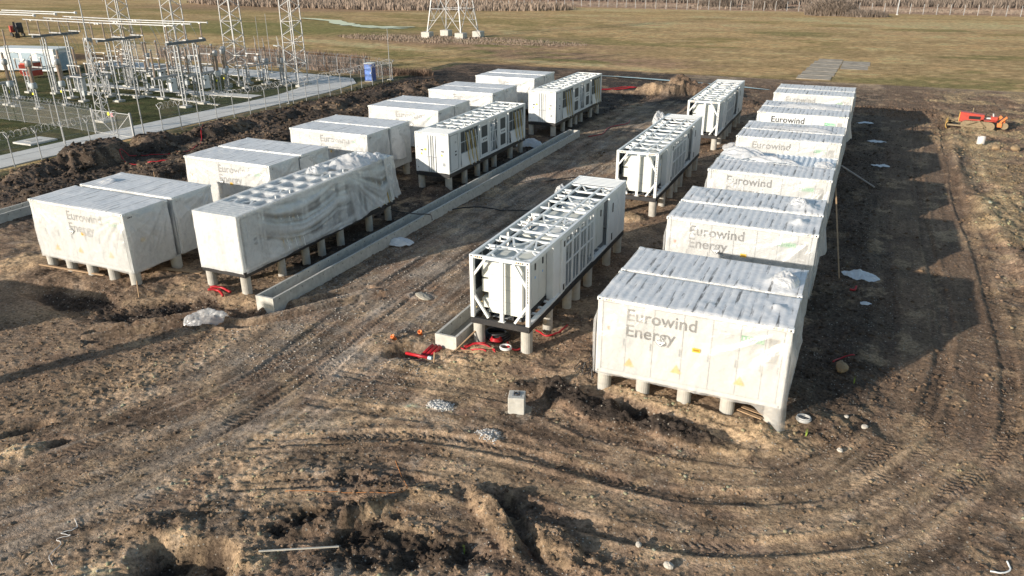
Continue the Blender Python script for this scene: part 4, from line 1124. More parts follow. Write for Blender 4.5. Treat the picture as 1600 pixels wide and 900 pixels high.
    for (a, b) in ((H_-.75, H_-.62), (B+1.25, B+1.33), (B+1.02, B+1.12)):
        q = MB(); q.box((-.003, 11.15, a), (.005, 11.35, b)); q.build('small_print', textm if b < 2 else textl, dr)
    inner = MB(); inner.box((.55, .6, B+.02), (.60, 11.9, H_-.35)); inner.build('partition', cyan, t)
    for (ya, yb_) in ((.28, 2.95), (7.98, 10.55)):
        mb = MB()
        n_ = 4
        for k in range(n_+1): yy = ya+(yb_-ya-.05)*k/n_; mb.box((.03, yy, B+.95), (.07, yy+.05, H_-.18))
        for z in (B+.92, B+1.65, H_-.22): mb.box((.03, ya, z), (.07, yb_, z+.06))
        mb.build('window_frame', midgrey, t)
        g = MB(); g.box((.045, ya, B+.98), (.05, yb_, H_-.2)); g.build('opening_shade', shadem, t)
        lp = MB(); n2 = 20; u = np.linspace(ya, yb_, n2)[:, None]*np.ones((1, 8)); v = np.ones((n2, 1))*np.linspace(0, 1, 8)[None]
        lp.grid(np.stack([-.01-.12*v*np.sin(math.pi*(u-ya)/(yb_-ya))**.6-.03*v, u, B+.95-.85*v], -1)); lp.build('lower_sheet', white, t)
        for k in range(3):
            yy = ya+.55+k*.55
            q = MB(); q.bar((-.03, yy+.28, H_-.3), (-.14, yy-.08, B+.05), .07, .012); q.build('strap', strapm, t)
            q = MB(); q.bar((-.04, yy+.02, H_-.35), (-.17, yy-.28, B+.02), .09, .03); q.build('wrap_strip', white2, t)
    for (ya, yb_) in ((3.48, 4.55), (6.45, 7.6)):
        for (z0_, z1_) in ((B+.25, B+1.05), (B+1.4, H_-.4)):
            g = MB(); g.box((.035, ya+.1, z0_), (.045, yb_-.1, z1_)); g.build('opening_shade', shadem, t)
        mb = MB(); mb.box((.02, ya, B+.1), (.07, ya+.1, H_-.18)); mb.box((.02, yb_-.1, B+.1), (.07, yb_, H_-.18))
        for (z0_, z1_) in ((B+.1, B+.25), (B+1.05, B+1.4), (H_-.4, H_-.18)): mb.box((.02, ya+.1, z0_), (.07, yb_-.1, z1_))
        mb.build('service_door', white, t)
        for k in range(3): q = MB(); q.box((.012, ya+.25+k*.22, B+1.18), (.019, ya+.35+k*.22, B+1.28)); q.build('small_print', textm, t)
    mb = MB()
    for y in (4.9, 5.3, 5.7): mb.box((.03, y, B+.1), (.06, y+.05, H_-.18))
    for z in (B+.1, B+.8, B+1.5, H_-.25): mb.box((.03, 4.88, z), (.06, 6.1, z+.05))
    mb.bar((.02, 4.95, B+.2), (.02, 5.6, H_-.3), .07, .02); mb.bar((.02, 6.0, B+.2), (.02, 5.5, H_-.5), .07, .02)
    mb.build('mesh_panel', white2, t)
    return t
SKG = "white equipment skids"
sk = make_skid("nearest right-hand equipment skid, open front frame with braces over a cream cabinet", (-5.53, 1.5, .93), 0, SKG)
s2 = dup(sk, (-5.44, 19.75, .93), 0, "middle right-hand equipment skid, second along the row beside the lettered containers", SKG)
s3 = dup(sk, (-5.33, 38.0, .93), 0, "farthest right-hand equipment skid standing before the tan earth heap", SKG)
l2 = dup(sk, (-18.80+SWD, 19.72+SL, .93), math.pi, "middle left-hand equipment skid with closed doors and straps over its side openings", SKG)
l3 = dup(sk, (-18.57+SWD, 37.72+SL, .93), math.pi, "farthest left-hand equipment skid with closed doors, past the end of the concrete channel", SKG)
l1 = dup(sk, (-19.06+SWD, 1.44+SL, .93), math.pi, "film-shrouded equipment skid at the near left, sheet draped in loops down its side", SKG)
# film over the nearest left skid (in the skid's own frame: closed end is y = SL, aisle side is x = 0)
def drape():
    mb = MB()
    # aisle side: nu along, with swagged loops
    nu, nv = 190, 46
    s = np.linspace(0, 11.9, nu)[:, None]*np.ones((1, nv)); v = np.ones((nu, 1))*np.linspace(0, 1, nv)[None]   # s = 0 at closed end
    bottom = .18+.10*fbm(s*1.3, 0*s, 3, 3)+.95*sm(10.6, 11.6, s)+.15*sm(8.5, 10, s)
    top = SH+.02
    z = top-(top-bottom)*v
    # loops: catenary-like ridges hung between points
    def swag(c, w, dep):
        return dep*np.clip(1-((s-c)/w)**2, 0, 1)
    phase = v*5.5-swag(4.4, 3.6, 2.3)-swag(9.3, 2.6, 1.8)+.35*fbm(s*.8, v*2, 3, 5)
    loops = ridged(phase*1.2, s*.12, 2, 9)
    fan = ridged(np.arctan2(v*2.8+.1, np.abs(s-7.8)+.2)*7, np.hypot(v*2.8, s-7.8)*.2, 2, 12)
    w1 = sm(.5, 2.5, s)*sm(8.3, 7.2, s); w2 = sm(7.2, 8.4, s)
    d = .05+.20*loops*w1*sm(.05, .3, v)+.16*fan*w2*sm(.05, .3, v)+.04*fbm(s*3, v*6, 3, 14)+.06*sm(.7, 1, v)
    fo = [np.clip(2.6*(loops-.52)*w1+2.0*(fan-.5)*w2+.25*(fbm(s*4, v*7, 3, 15)-.5)+.12*sm(.8, 1, v), -.12, .9)[:, ::-1].ravel()]
    mb.grid(np.stack([-d, SL-s, z], -1)[:, ::-1])
    # closed end
    nu = 40; u = np.linspace(0, SWD, nu)[:, None]*np.ones((1, nv)); v = np.ones((nu, 1))*np.linspace(0, 1, nv)[None]
    d = .03+.05*ridged(u*1.6, v*.4, 2, 21)*sm(.05, .3, v)+.03*fbm(u*3, v*5, 3, 22)
    mb.grid(np.stack([u, SL+d, top-(top-.16-.08*fbm(u*2, 0*u, 2, 23))*v], -1)); fo.append(np.clip(.75+.6*(ridged(u*1.6, v*.4, 2, 21)-.5), 0, 1.2).ravel())
    # far long side
    nu = 90; s = np.linspace(0, 11.5, nu)[:, None]*np.ones((1, nv)); v = np.ones((nu, 1))*np.linspace(0, 1, nv)[None]
    mb.grid(np.stack([SWD+.03+.06*ridged(s*1.2, v*.5, 2, 24), SL-s, top-(top-.25)*v], -1)); fo.append(np.full(s.size, .2))
    # roof: sags between the bars
    nx, ny = 40, 150
    u = np.linspace(0, SWD, nx)[:, None]*np.ones((1, ny)); s = np.ones((nx, 1))*np.linspace(0, 11.5, ny)[None]
    sagm = sm(1.2, 1.9, s)
    bars = np.minimum.reduce([np.abs(((SL-s)-y)) for y in (1.29, 2.39, 3.34, 4.39, 5.54, 6.59, 7.64, 8.64, 9.59, 10.64)])
    lanes = np.minimum.reduce([np.abs(u-x) for x in (.06, .65, 1.65, SWD-.06)])
    sag = -.20*sagm*sm(.02, .30, bars)*sm(.02, .30, lanes)
    z = SH+.02+sag+.04*ridged(u*2, s*1.5, 2, 31)*sagm*.6+.015*fbm(u*5, s*5, 2, 32)
    mb.grid(np.stack([u, SL-s, z], -1)); fo.append(np.clip(.12+.6*(ridged(u*2, s*1.5, 2, 31)-.6)+.35*sm(.2, .0, np.minimum(bars, lanes)), 0, .7).ravel())
    mb.fold = np.concatenate(fo); return mb
dmb = drape(); dm = dmb.build('plastic_wrap', film_skid, l1, True); fold_attr(dm.data, dmb.fold)
crumple('bunched_film', 1.0, 2.2, SH, 2.2, 3.4, .38, 41, film_loose, l1)
crumple('bunched_film', 1.6, 4.6, SH, 1.1, 1.3, .30, 42, film_loose, l1)
crumple('bunched_film', .3, 1.1, SH-.02, 1.0, 1.6, .28, 43, film_loose, l1)
def rag(parent, x, y0, y1, z0, z1, seed, sgn=-1, out=.25):
    mb = MB(); n, m = 44, 44
    u = np.linspace(0, 1, n)[:, None]*np.ones((1, m)); v = np.ones((n, 1))*np.linspace(0, 1, m)[None]
    d = .10+out*(.3+.7*v)*(.4+ridged(u*4.5, v*.5, 2, seed))+.05*fbm(u*6, v*8, 2, seed)
    P = np.stack([x+sgn*d, y0+(y1-y0)*u-.35*v*v, z1-(z1-z0*(1+.8*(fbm(u*4, 0*u, 3, seed+1)-.5)))*v], -1); mb.grid(P)
    return mb.build('loose_film', film_loose, parent, True)
rag(l1, 0, .1, 1.1, .5, SH+.03, 45, out=.16)
# bulged film sticking out of the far side of the middle right skid, and by the near one
crumple('bunched_film', -.35, 11.2, 2.2, 1.0, 2.0, .75, 47, film_loose, s2)
crumple('bunched_film', -.15, 9.9, 2.55, .5, 1.0, .3, 48, film_loose, sk)
for nm, root_x, ys_, base, side in (("nearest left", -16.93, [1.75, 4.12, 5.9, 7.15, 8.75, 11.4, 13.3], .93, 'aisle'), ("middle left", -16.66, [20.1, 22.3, 24.2, 25.5, 26.9, 29.7, 31.6], .93, 'aisle'), ("farthest left", -16.45, [38.05, 40.3, 42.2, 43.5, 44.9, 47.6, 49.6], .93, 'aisle'),
                                ("nearest right", -3.30, [1.75, 3.9, 6.1, 7.2, 8.8, 11.6, 13.4], .93, 'container'), ("middle right", -3.20, [20.0, 22.2, 24.2, 25.5, 26.9, 29.7, 31.6], .93, 'container'), ("farthest right", -3.10, [38.3, 40.5, 42.5, 43.8, 45.2, 48, 49.9], .93, 'container')):
    for k, y in enumerate(ys_): pier(root_x, y, base, "%s concrete pier from the front, right side of the %s equipment skid" % (NO[k], nm), "piers under the equipment skids", .20 if k else .225)
    for k, y in enumerate([ys_[0], ys_[2], ys_[4], ys_[6]]): pier(root_x-2.0, y, base, "%s concrete pier from the front, left side of the %s equipment skid" % (NO[k], nm), "piers under the equipment skids", .20 if k else .225)

# ================================================================ CONCRETE CHANNELS
def channel(label, x0, x1, xb0, xb1, ya, yb, top, wall=.10, name='concrete_channel', joints=1.5):
    """open trough from (x0..x1, ya) to (xb0..xb1, yb)"""
    t = thing(name, label, 'cable channel', ((x0+x1)/2, ya, 0))
    ox = (x0+x1)/2
    def at(u, y):  # u 0..1 across
        k = (y-ya)/(yb-ya); a = x0+(xb0-x0)*k; b = x1+(xb1-x1)*k; return a+(b-a)*u-ox
    w = (x1-x0); wu = wall/w; n = max(2, int((yb-ya)/joints))
    for nm, ua, ub in (('side_wall', 0, wu), ('side_wall', 1-wu, 1)):
        mb = MB()
        for k in range(n):
            y0 = ya+(yb-ya)*k/n+.004; y1 = ya+(yb-ya)*(k+1)/n-.004; dz = .006*((k*7) % 3-1)
            vs = [(at(ua, y0), y0-ya, -.4), (at(ub, y0), y0-ya, -.4), (at(ub, y1), y1-ya, -.4), (at(ua, y1), y1-ya, -.4)]
            vs += [(a, b, top+dz) for a, b, c in vs]
            mb.add(vs, [(0, 3, 2, 1), (4, 5, 6, 7), (0, 1, 5, 4), (1, 2, 6, 5), (2, 3, 7, 6), (3, 0, 4, 7)])
        o = mb.build(nm, conc, t)
        hb = MB(); n2 = int((yb-ya)/.75)
        for k in range(n2):
            y = ya+.4+k*.75
            for z in (top-.14,):
                for uu, sg in ((ua, -1), (ub, 1)):
                    hb.cbox((at(uu, y)+sg*.001, y-ya, z+(.05 if k % 2 else 0)), (.012, .03, .075), 0, 0, .35)
        hb.build('tie_hole', pm("tie_hole_grey", (.10, .10, .10), .9), o)
    mb = MB(); mb.add([(at(wu, ya), 0, .08), (at(1-wu, ya), 0, .08), (at(1-wu, yb), yb-ya, .08), (at(wu, yb), yb-ya, .08)], [(0, 1, 2, 3)]); mb.build('channel_floor', pm("dark_concrete", (.25, .235, .20), .8), t)  # channel floor set darker than its walls
    for y in (ya, yb-wall):
        mb = MB(); mb.box((at(wu, y)+.002, y-ya, -.4), (at(1-wu, y)-.002, y-ya+wall, top-.004)); mb.build('end_wall', conc, t)
    return t
channel("long open concrete cable channel running beside the left-hand equipment skids", -15.52, -14.58, -15.2, -14.25, .75, 38.6, .60)
channel("short open concrete channel end sticking out beside the nearest right-hand skid", -6.70, -5.78, -6.68, -5.76, .72, 9.5, .58)
channel("stretch of open concrete channel at the left edge, beside the left front container", -37.9, -36.9, -37.9, -36.9, -2, 7.5, .55)
# ================================================================ SUBSTATION
SG = -.03
def ins(mb, p, q, r, n=10, seg=8):
    """ribbed insulator between two points"""
    p = Vector(p); q = Vector(q); pts = []; rs = []
    for i in range(n):
        a = i/n; pts += [p.lerp(q, a), p.lerp(q, a+.5/n)]; rs += [r*.62, r]
    pts.append(q); rs.append(r*.62)
    return mb.tube(pts, rs, seg)
def ladder_post(mb, x, y, z0, z1, w=.34, dx=True, d=.1):
    """two channel irons joined by rungs"""
    ax = (w/2, 0) if dx else (0, w/2)
    for s in (-1, 1): mb.box((x+s*ax[0]-d/2, y+s*ax[1]-d/2, z0), (x+s*ax[0]+d/2, y+s*ax[1]+d/2, z1))
    n = int((z1-z0)/.55)
    for k in range(n+1):
        z = z0+.05+k*(z1-z0-.15)/max(1, n)
        mb.box((x-ax[0]-.0, y-ax[1]-.0, z), (x+ax[0]+.03, y+ax[1]+.03, z+.06)) if dx else mb.box((x-.03, y-ax[1], z), (x+.03, y+ax[1], z+.06))
def footing(t, x, y, w=.7, h=.18):
    mb = MB(); mb.box((x-w/2, y-w/2, -.3), (x+w/2, y+w/2, h)); return mb.build('footing', conc, t, bevel=.02)
def lattice(mb, p, w0, w1, h, n, br=.05, leg=.08):
    def c(i, z): w = w0+(w1-w0)*z/h; s = ((-1, -1), (1, -1), (1, 1), (-1, 1))[i % 4]; return Vector((p[0]+s[0]*w/2, p[1]+s[1]*w/2, p[2]+z))
    for i in range(4): mb.bar(c(i, 0), c(i, h), leg)
    for k in range(n):
        z0, z1 = h*k/n, h*(k+1)/n
        for i in range(4):
            if (k+i) % 2: mb.bar(c(i, z0), c(i+1, z1), br)
            else: mb.bar(c(i+1, z0), c(i, z1), br)
            if k % 3 == 2: mb.bar(c(i, z1), c(i+1, z1), br)
TOWL = ["leftmost lattice gantry tower rising past the top of the photo", "second lattice gantry tower from the left behind the busbars", "third lattice gantry tower from the left, before the reddish reeds", "rightmost lattice gantry tower at the end of the service road"]
for k, (x, y) in enumerate([(-76.2, 47.2), (-69.0, 48.6), (-62.2, 50.8), (-55.2, 53.0)]):
    t = thing('lattice_tower', TOWL[k], 'lattice tower', (x, y, SG), 0, "gantry towers")
    mb = MB(); lattice(mb, (0, 0, .25), 1.75, 1.45, 15, 19, .045, .095); mb.build('tower_lattice', steelw, t)
    for s in ((-1, -1), (1, -1), (1, 1), (-1, 1)): footing(t, s[0]*.87, s[1]*.87, .6, .25)
t = thing('lattice_mast', "slim tall lattice mast in front of the switchgear, tapering to a spike", 'mast', (-57.6, 27.9, SG))
mb = MB(); lattice(mb, (0, 0, .2), .85, .45, 7.3, 14, .04, .065); mb.build('mast_lattice', steelw, t); footing(t, 0, 0, 1.2, .2)
mb = MB(); mb.tube([(0, 0, 7.4), (0, 0, 12.5)], [.07, .03], 8); mb.build('spike', steelw, t)
mb = MB(); mb.box((.15, -.75, 3.3), (.75, -.2, 5.0)) if False else mb.box((-.2, -.2, 7.2), (.2, .2, 7.5)); mb.build('mast_head', steelw, t)
# portals with post insulators and tubular busbars
PORT = [(-56.3, 35.6, 40.3), (-65.7, 35.4, 40.4), (-76.9, 36.4, 41.6)]
PL = ["right-hand steel portal with three insulator posts", "middle steel portal with paired insulators under both busbar runs", "left-hand steel portal with paired insulators"]
for k, (x, y0, y1) in enumerate(PORT):
    t = thing('busbar_portal', PL[k], 'steel portal', (x, y0, SG), 0, "busbar portals"); L_ = y1-y0
    for yy in (L_*.2, L_*.72):
        mb = MB(); ladder_post(mb, 0, yy, .2, 6.15, .42, True, .11); mb.build('portal_column', steel, t); footing(t, 0, yy, .9, .2)
    mb = MB(); mb.box((-.12, -.2, 6.16), (.12, L_+.25, 6.42)); mb.build('crossbeam', pm("dark_galvanised", (.13, .15, .17), .5, metal=.3), t)
    for j in range(3):
        yy = .15+j*(L_-.3)/2
        if k == 0:
            mb = MB(); mb.box((-.22, yy-.2, 6.43), (.22, yy+.2, 6.55)); mb.build('bracket', steelw, t)
            mb = MB(); ins(mb, (0, yy, 6.55), (0, yy, 7.95), .10, 12); mb.build('insulator', porc, t)
        else:
            mb = MB(); mb.box((-.95, yy-.07, 6.43), (.95, yy+.07, 6.54)); mb.build('bracket', steelw, t)
            for sx in (-.85, .85): mb = MB(); ins(mb, (sx, yy, 6.54), (sx, yy, 7.95), .09, 12); mb.build('insulator', porc, t)
for j in range(3):
    for (xa, xb, ka, kb, nm) in ((-78.2, -65.0+.0, 2, 1, "left"), (-66.6, -55.3, 1, 0, "right")):
        ya = PORT[ka][1]+.15+j*(PORT[ka][2]-PORT[ka][1]-.3)/2; yb = PORT[kb][1]+.15+j*(PORT[kb][2]-PORT[kb][1]-.3)/2
        if nm == 'left': xb = -64.8
        mb = MB(); z = 8.0+(.0 if nm == 'left' else .002); mb.tube([(xa, ya, z), (xb, yb, z)], .052, 8)
        mb.tube([(xa-.05, ya, z), (xa, ya, z)], .10, 8); mb.tube([(xb, yb, z), (xb+.05, yb, z)], .10, 8)
        for xx, yy in ((xa+1.2, ya), (xb-1.0, yb)): mb.box((xx-.12, yy-.1, z-.13), (xx+.12, yy+.1, z+.02))
        tag(mb.build('busbar', pm("aluminium_tube", (.60, .60, .59), .4, metal=.2), None), "%s tubular busbar of the %s-hand run on the portals" % (['nearest', 'middle', 'farthest'][j], nm), 'busbar', "tubular busbars")
        bar = list(COL.objects)[-1]
        for q in (.25, .48, .78):
            px, py = xa+(xb-xa)*q, ya+(yb-ya)*q
            mb = MB(); mb.tube([(px, py, z), (px+.25, py+.3, z-.9), (px+.1, py+.9, z-2.2), (px-.3, py+1.5, 4.9)], .018, 5); mb.build('dropper_wire', steel, bar)
mb = MB()
for j, (ya) in enumerate((38.6, 41.2, 43.8)): 
    mb = MB(); mb.tube([(-93, ya+.4, 8.25), (-79.2, ya, 8.25)], .065, 8); mb.tube([(-79.3, ya, 8.25), (-79.1, ya, 8.25)], .16, 10)
    tag(mb.build('busbar', MATS["aluminium_tube"]), "%s tubular busbar running out of the photo at the upper left" % ['nearest', 'middle', 'farthest'][j], 'busbar', "tubular busbars")
# tall support at the far left carrying the outgoing busbars
t = thing('insulator_post', "tall ladder-braced post at the left edge reaching up to the busbars", 'steel post', (-77.8, 33.6, SG))
mb = MB(); ladder_post(mb, 0, 0, .2, 5.6, .42, True, .11); mb.build('post_column', steel, t); footing(t, 0, 0, .9)
mb = MB(); ins(mb, (0, 0, 5.6), (.1, 0, 7.2), .1, 12); mb.build('insulator', porc, t)

def ct(label, x, y, h=1.0, kind=0):
    t = thing('instrument_transformer', label, 'instrument transformer', (x, y, SG), 0, "instrument transformers"); z0 = 2.1*h
    mb = MB(); ladder_post(mb, 0, 0, .2, z0, .36, True, .10); mb.build('pedestal', steel, t); footing(t, 0, 0)
    mb = MB(); mb.lathe([(.05, z0), (.30, z0+.02), (.33, z0+.12), (.33, z0+.5), (.26, z0+.6), (.22, z0+.62)], n=14); mb.build('base_tank', midgrey, t, True)
    mb = MB(); ins(mb, (0, 0, z0+.6), (0, 0, z0+2.2), .21, 14, 12); mb.build('insulator', porc, t)
    mb = MB(); mb.lathe([(.2, z0+2.2), (.27, z0+2.25), (.28, z0+2.65), (.22, z0+2.78), (.06, z0+2.82)], n=14); mb.build('head_tank', steelw, t, True)
    mb = MB(); mb.box((-.2, -.212, z0-.55), (0.0, -.19, z0-.35)); mb.build('warning_sign', yel2, t)
    mb = MB(); mb.tube([(0, 0, z0+2.8), (.1, .3, z0+3.2), (.3, .9, z0+3.4), (.4, 1.5, z0+3.1)], .02, 5); mb.build('conductor', steelw, t)
    return t
def vt(label, x, y, lean=0):
    t = thing('voltage_transformer', label, 'instrument transformer', (x, y, SG), 0, "voltage transformers"); z0 = 2.3
    mb = MB(); ladder_post(mb, 0, 0, .2, z0, .34, True, .11); mb.build('pedestal', steel, t); footing(t, 0, 0)
    mb = MB(); mb.lathe([(.34, z0), (.38, z0+.05), (.38, z0+.55), (.30, z0+.62)], n=12); mb.build('tank', steelw, t, True)
    mb = MB(); ins(mb, (0, 0, z0+.62), (0, 0, z0+2.0), .15, 14, 10); mb.build('insulator', porc, t)
    mb = MB(); mb.tube([(0, 0, z0+2.0), (0, 0, z0+2.5), (-.1, 0, z0+3.0)], [.07, .03, .02], 6); mb.build('terminal', steelw, t)
    return t
def arrester(label, x, y):
    t = thing('surge_arrester', label, 'surge arrester', (x, y, SG), 0, "surge arresters"); z0 = 2.4
    mb = MB(); ladder_post(mb, 0, 0, .2, z0, .26, True, .08); mb.build('pedestal', steel, t); footing(t, 0, 0, .6)
    mb = MB(); ins(mb, (0, 0, z0), (0, 0, z0+1.5), .12, 14, 9); mb.build('insulator', porc, t)
    mb = MB(); mb.tube([(0, 0, z0+1.5), (.05, 0, z0+2.3), (-.1, .1, z0+3.2)], .025, 5); mb.build('conductor', steelw, t)
    return t
def breaker(label, x, y):
    t = thing('circuit_breaker', label, 'circuit breaker', (x, y, SG), 0, "circuit breakers"); z0 = 2.15
    for yy in (0, 2.6):
        mb = MB(); ladder_post(mb, 0, yy, .2, z0, .40, True, .12); mb.build('pedestal', steel, t); footing(t, 0, yy, .9)
    mb = MB(); mb.box((-.16, -1.0, z0), (.16, 3.6, z0+.22)); mb.build('frame', steelw, t)
    mb = MB(); mb.box((.35, .5, .75), (.95, 1.3, 2.1)); mb.build('control_box', white, t, bevel=.02)
    mb = MB(); mb.box((.96, .6, 1.6), (.97, .8, 1.75)); mb.build('window', black, t)
    for j in range(3):
        yy = -.6+j*1.9
        mb = MB(); ins(mb, (0, yy, z0+.22), (0, yy, z0+1.5), .13, 12, 10); ins(mb, (0, yy, z0+1.6), (0, yy, z0+2.9), .14, 12, 10); mb.build('insulator', porc, t)
        mb = MB(); mb.lathe([(.16, z0+1.5), (.16, z0+1.6)], (0, yy, 0), 10); mb.lathe([(.1, z0+2.9), (.15, z0+3.0), (.05, z0+3.1)], (0, yy, 0), 10); mb.build('flange', steelw, t)
    return t
def disconnector(label, x, y, n=3):
    t = thing('disconnector', label, 'disconnector switch', (x, y, SG), 0, "disconnector switches"); z0 = 2.45
    for yy in (.3, 3.6):
        mb = MB(); ladder_post(mb, 0, yy, .2, z0, .5, True, .10); mb.build('pedestal', steel, t); footing(t, 0, yy, .8)
        mb = MB(); mb.bar((-.25, yy, .3), (.25, yy, 1.4), .05); mb.bar((.25, yy, .3), (-.25, yy, 1.4), .05); mb.build('bracing', steelw, t)
    mb = MB()
    for sx in (-.8, .8): mb.box((sx-.07, -.5, z0), (sx+.07, 4.4, z0+.12))
    for j in range(n): mb.box((-.9, j*1.95-.06, z0+.12), (.9, j*1.95+.06, z0+.24))
    mb.build('frame', steelw, t)
    for j in range(n):
        for sx in (-.8, .8): mb = MB(); ins(mb, (sx, j*1.95, z0+.24), (sx, j*1.95, z0+1.25), .09, 10, 8); mb.build('insulator', porc, t)
        mb = MB(); mb.tube([(-.8, j*1.95, z0+1.3), (.8, j*1.95, z0+1.32)], .04, 6); mb.box((-.95, j*1.95-.07, z0+1.24), (-.65, j*1.95+.07, z0+1.36)); mb.box((.65, j*1.95-.07, z0+1.24), (.95, j*1.95+.07, z0+1.36)); mb.build('blade_arm', MATS["aluminium_tube"], t)
    mb = MB(); mb.tube([(.35, .3, .9), (.35, .3, z0)], .03, 6); mb.box((.2, .1, .7), (.55, .45, 1.2)); mb.build('drive_box', midgrey, t)
    return t
ct("thick insulator column at the far left edge of the switchgear", -76.5, 30.4, .95)
ct("insulator column with pale head, first from the left along the fence side", -73.2, 30.0, .95)
ct("insulator column with pale head, second from the left along the fence side", -69.6, 30.0, .95)
ct("brown insulator column standing just left of the slim lattice mast", -68.9, 32.6, .9)
ct("brown insulator column left of the three at the right end", -61.9, 48.6, .9)
ct("brown insulator column in the middle of the three at the right end", -60.2, 46.6, .9)
ct("brown insulator column nearest the fence of the three at the right end", -59.5, 44.8, .9)
vt("white-tanked voltage transformer between the middle portal and the reeds", -78.3, 52.0)
vt("white-tanked voltage transformer in front of the third gantry tower", -62.6, 54.8)
vt("white-tanked voltage transformer right of the third gantry tower", -59.9, 53.2)
vt("white-tanked voltage transformer left of the rightmost gantry tower", -58.6, 54.4)
vt("white-tanked voltage transformer near the second gantry tower", -71.6, 52.6)
for k, (x, y) in enumerate([(-80.2, 53.6), (-57.4, 52.8), (-64.9, 55.3), (-75.8, 53.8), (-74.0, 44.5), (-67.5, 46.0), (-83.5, 47.5)]):
    arrester("thin surge arrester, %s of those beyond the busbars counted from the left" % NO[[1, 6, 5, 3, 2, 4, 0][k]], x, y)
breaker("circuit breaker with a white control box between the middle and right portals", -62.6, 39.5)
breaker("circuit breaker with a white control box at the left edge behind the fence", -74.8, 27.8)
breaker("circuit breaker in the crowded middle of the switchgear behind the slim mast", -72.4, 36.0)
breaker("circuit breaker farther back near the second gantry tower", -70.2, 45.2)
breaker("circuit breaker with a pale box at the right end near the third gantry tower", -60.9, 42.6)
disconnector("disconnector switch left of the middle portal", -69.2, 34.6)
disconnector("disconnector switch behind the middle portal", -73.0, 40.6)
disconnector("disconnector switch in front of the third gantry tower", -64.6, 44.4)
disconnector("disconnector switch under the left busbar run", -77.5, 44.5)
disconnector("disconnector switch between the right portal and the road", -59.4, 48.6, 2)
disconnector("disconnector switch at the far left behind the tall post", -80.5, 36.5)
disconnector("disconnector switch below the right end of the left busbars", -66.9, 40.9, 2)
# cabins behind
t = thing('control_cabin', "white control cabin with blue-grey doors behind the left switchgear", 'cabin', (-101.5, 47.2, SG), R(12))
mb = MB(); mb.box((0, 0, .25), (9.5, 3.2, 3.0)); mb.build('wall', white, t, bevel=.02); mb = MB(); mb.box((-.15, -.15, 3.002), (9.65, 3.35, 3.16)); mb.build('roof', white2, t)
for x in (2.4, 4.4, 6.8): mb = MB(); mb.box((x, -.04, .4), (x+1.5, -.002, 2.6)); mb.build('door', cyan, t)
mb = MB(); mb.box((9.502, .6, .4), (9.54, 2.2, 2.6)); mb.build('door', cyan, t)
for k, x in enumerate((-92.6, -104.5)):
    t = thing('power_transformer', ["small red-sided unit behind the right end of the cabin", "red-sided unit left of the white cabin"][k], 'transformer', (x, 44.5, SG), 0, "red units behind the switchgear")
    mb = MB(); mb.box((0, 0, .3), (1.8, 1.6, 1.9)); mb.build('tank', redhood, t); mb = MB()
    for j in range(8): mb.box((.1+j*.21, -.3, .5), (.16+j*.21, -.002, 1.7))
    mb.build('cooling_fin', redhood, t); mb = MB(); mb.box((-.1, -.1, 1.902), (1.9, 1.7, 2.0)); mb.build('lid', steelw, t)
# red excavator body and dark machine beyond
t = thing('excavator', "red and dark excavator standing on the black spoil at the upper left", 'excavator', (-150, 84, SG), R(150))
t.scale = (.8, .8, .8)
mb = MB(); mb.box((-2.2, -1.5, .1), (2.2, -.9, 1.0)); mb.box((-2.2, .9, .1), (2.2, 1.5, 1.0)); mb.build('track', black, t, bevel=.2)
mb = MB(); mb.prism([(-.5, 1.1), (2.8, 1.1), (2.8, 2.3), (2.2, 2.6), (-.5, 2.6)], 'y', -1.4, 1.4); mb.build('engine_body', redhood, t, bevel=.08)
mb = MB(); mb.prism([(-2.4, 1.1), (-.52, 1.1), (-.52, 3.4), (-2.0, 3.4), (-2.4, 2.2)], 'y', -1.3, .1); mb.build('cab', black, t, bevel=.05)
mb = MB(); mb.bar((-1.2, .6, 1.6), (-4.2, .6, 3.6), .45); mb.bar((-4.2, .6, 3.6), (-6.6, .6, 1.4), .35); mb.box((-7.1, .1, .2), (-6.3, 1.1, 1.3)); mb.build('boom', black, t)
mb = MB(); mb.box((1.2, -1.42, 1.7), (2.2, -1.402, 2.2)); mb.build('side_panel', white2, t)
# concrete pad in the lawn, lighting posts
mb = MB(); mb.box((-56.6, 18.2, -.2), (-54.4, 20.6, .10)); o = mb.build('inspection_pad', rconc); tag(o, "square concrete inspection pad in the grass near the gate", 'concrete pad')
mb = MB(); mb.box((-56.1, 18.8, .102), (-55.2, 19.8, .12)); tag(mb.build('hatch', conc, o), "darker square hatch")
def pole(label, x, y, h, lamp=True, r=.06, z=SG, arm=.6, foot=False, name='lamp_post'):
    t = thing(name, label, 'lamp post' if lamp else 'pole', (x, y, z))
    mb = MB(); mb.tube([(0, 0, 0), (0, 0, h*.4), (0, 0, h)], [r, r*.85, r*.55], 8); mb.build('pole', steelw, t)
    mb = MB(); mb.box((-.18, -.18, 0), (.18, .18, .03)); mb.build('base_plate', steelw, t)
    if foot: footing(t, 0, 0, .6, .2)
    if lamp:
        mb = MB(); mb.tube([(0, 0, h-.1), (-arm*.3, 0, h+.1), (-arm, 0, h+.12)], .03, 6); mb.build('arm', steelw, t)
        mb = MB(); mb.cbox((-arm-.2, 0, h+.1), (.55, .2, .08), 0, .1); mb.build('lamp_head', midgrey, t)
    return t
pole("tall thin lamp post at the left, in front of the fence by the inspection pad", -52.6, 19.9, 8.2, False)
pole("lamp post standing just right of the gate", -48.45, 24.3, 6.3, False)
pole("lamp post at the road edge before the rightmost gantry tower", -47.9, 42.4, 5.7, True)
pole("thin lightning rod pole with a small bracket near the blue toilet", -47.0, 60.6, 6.2, False, .05, foot=True)
pole("short lamp post behind the left end of the inner fence", -66.5, 23.0, 6.0, False)
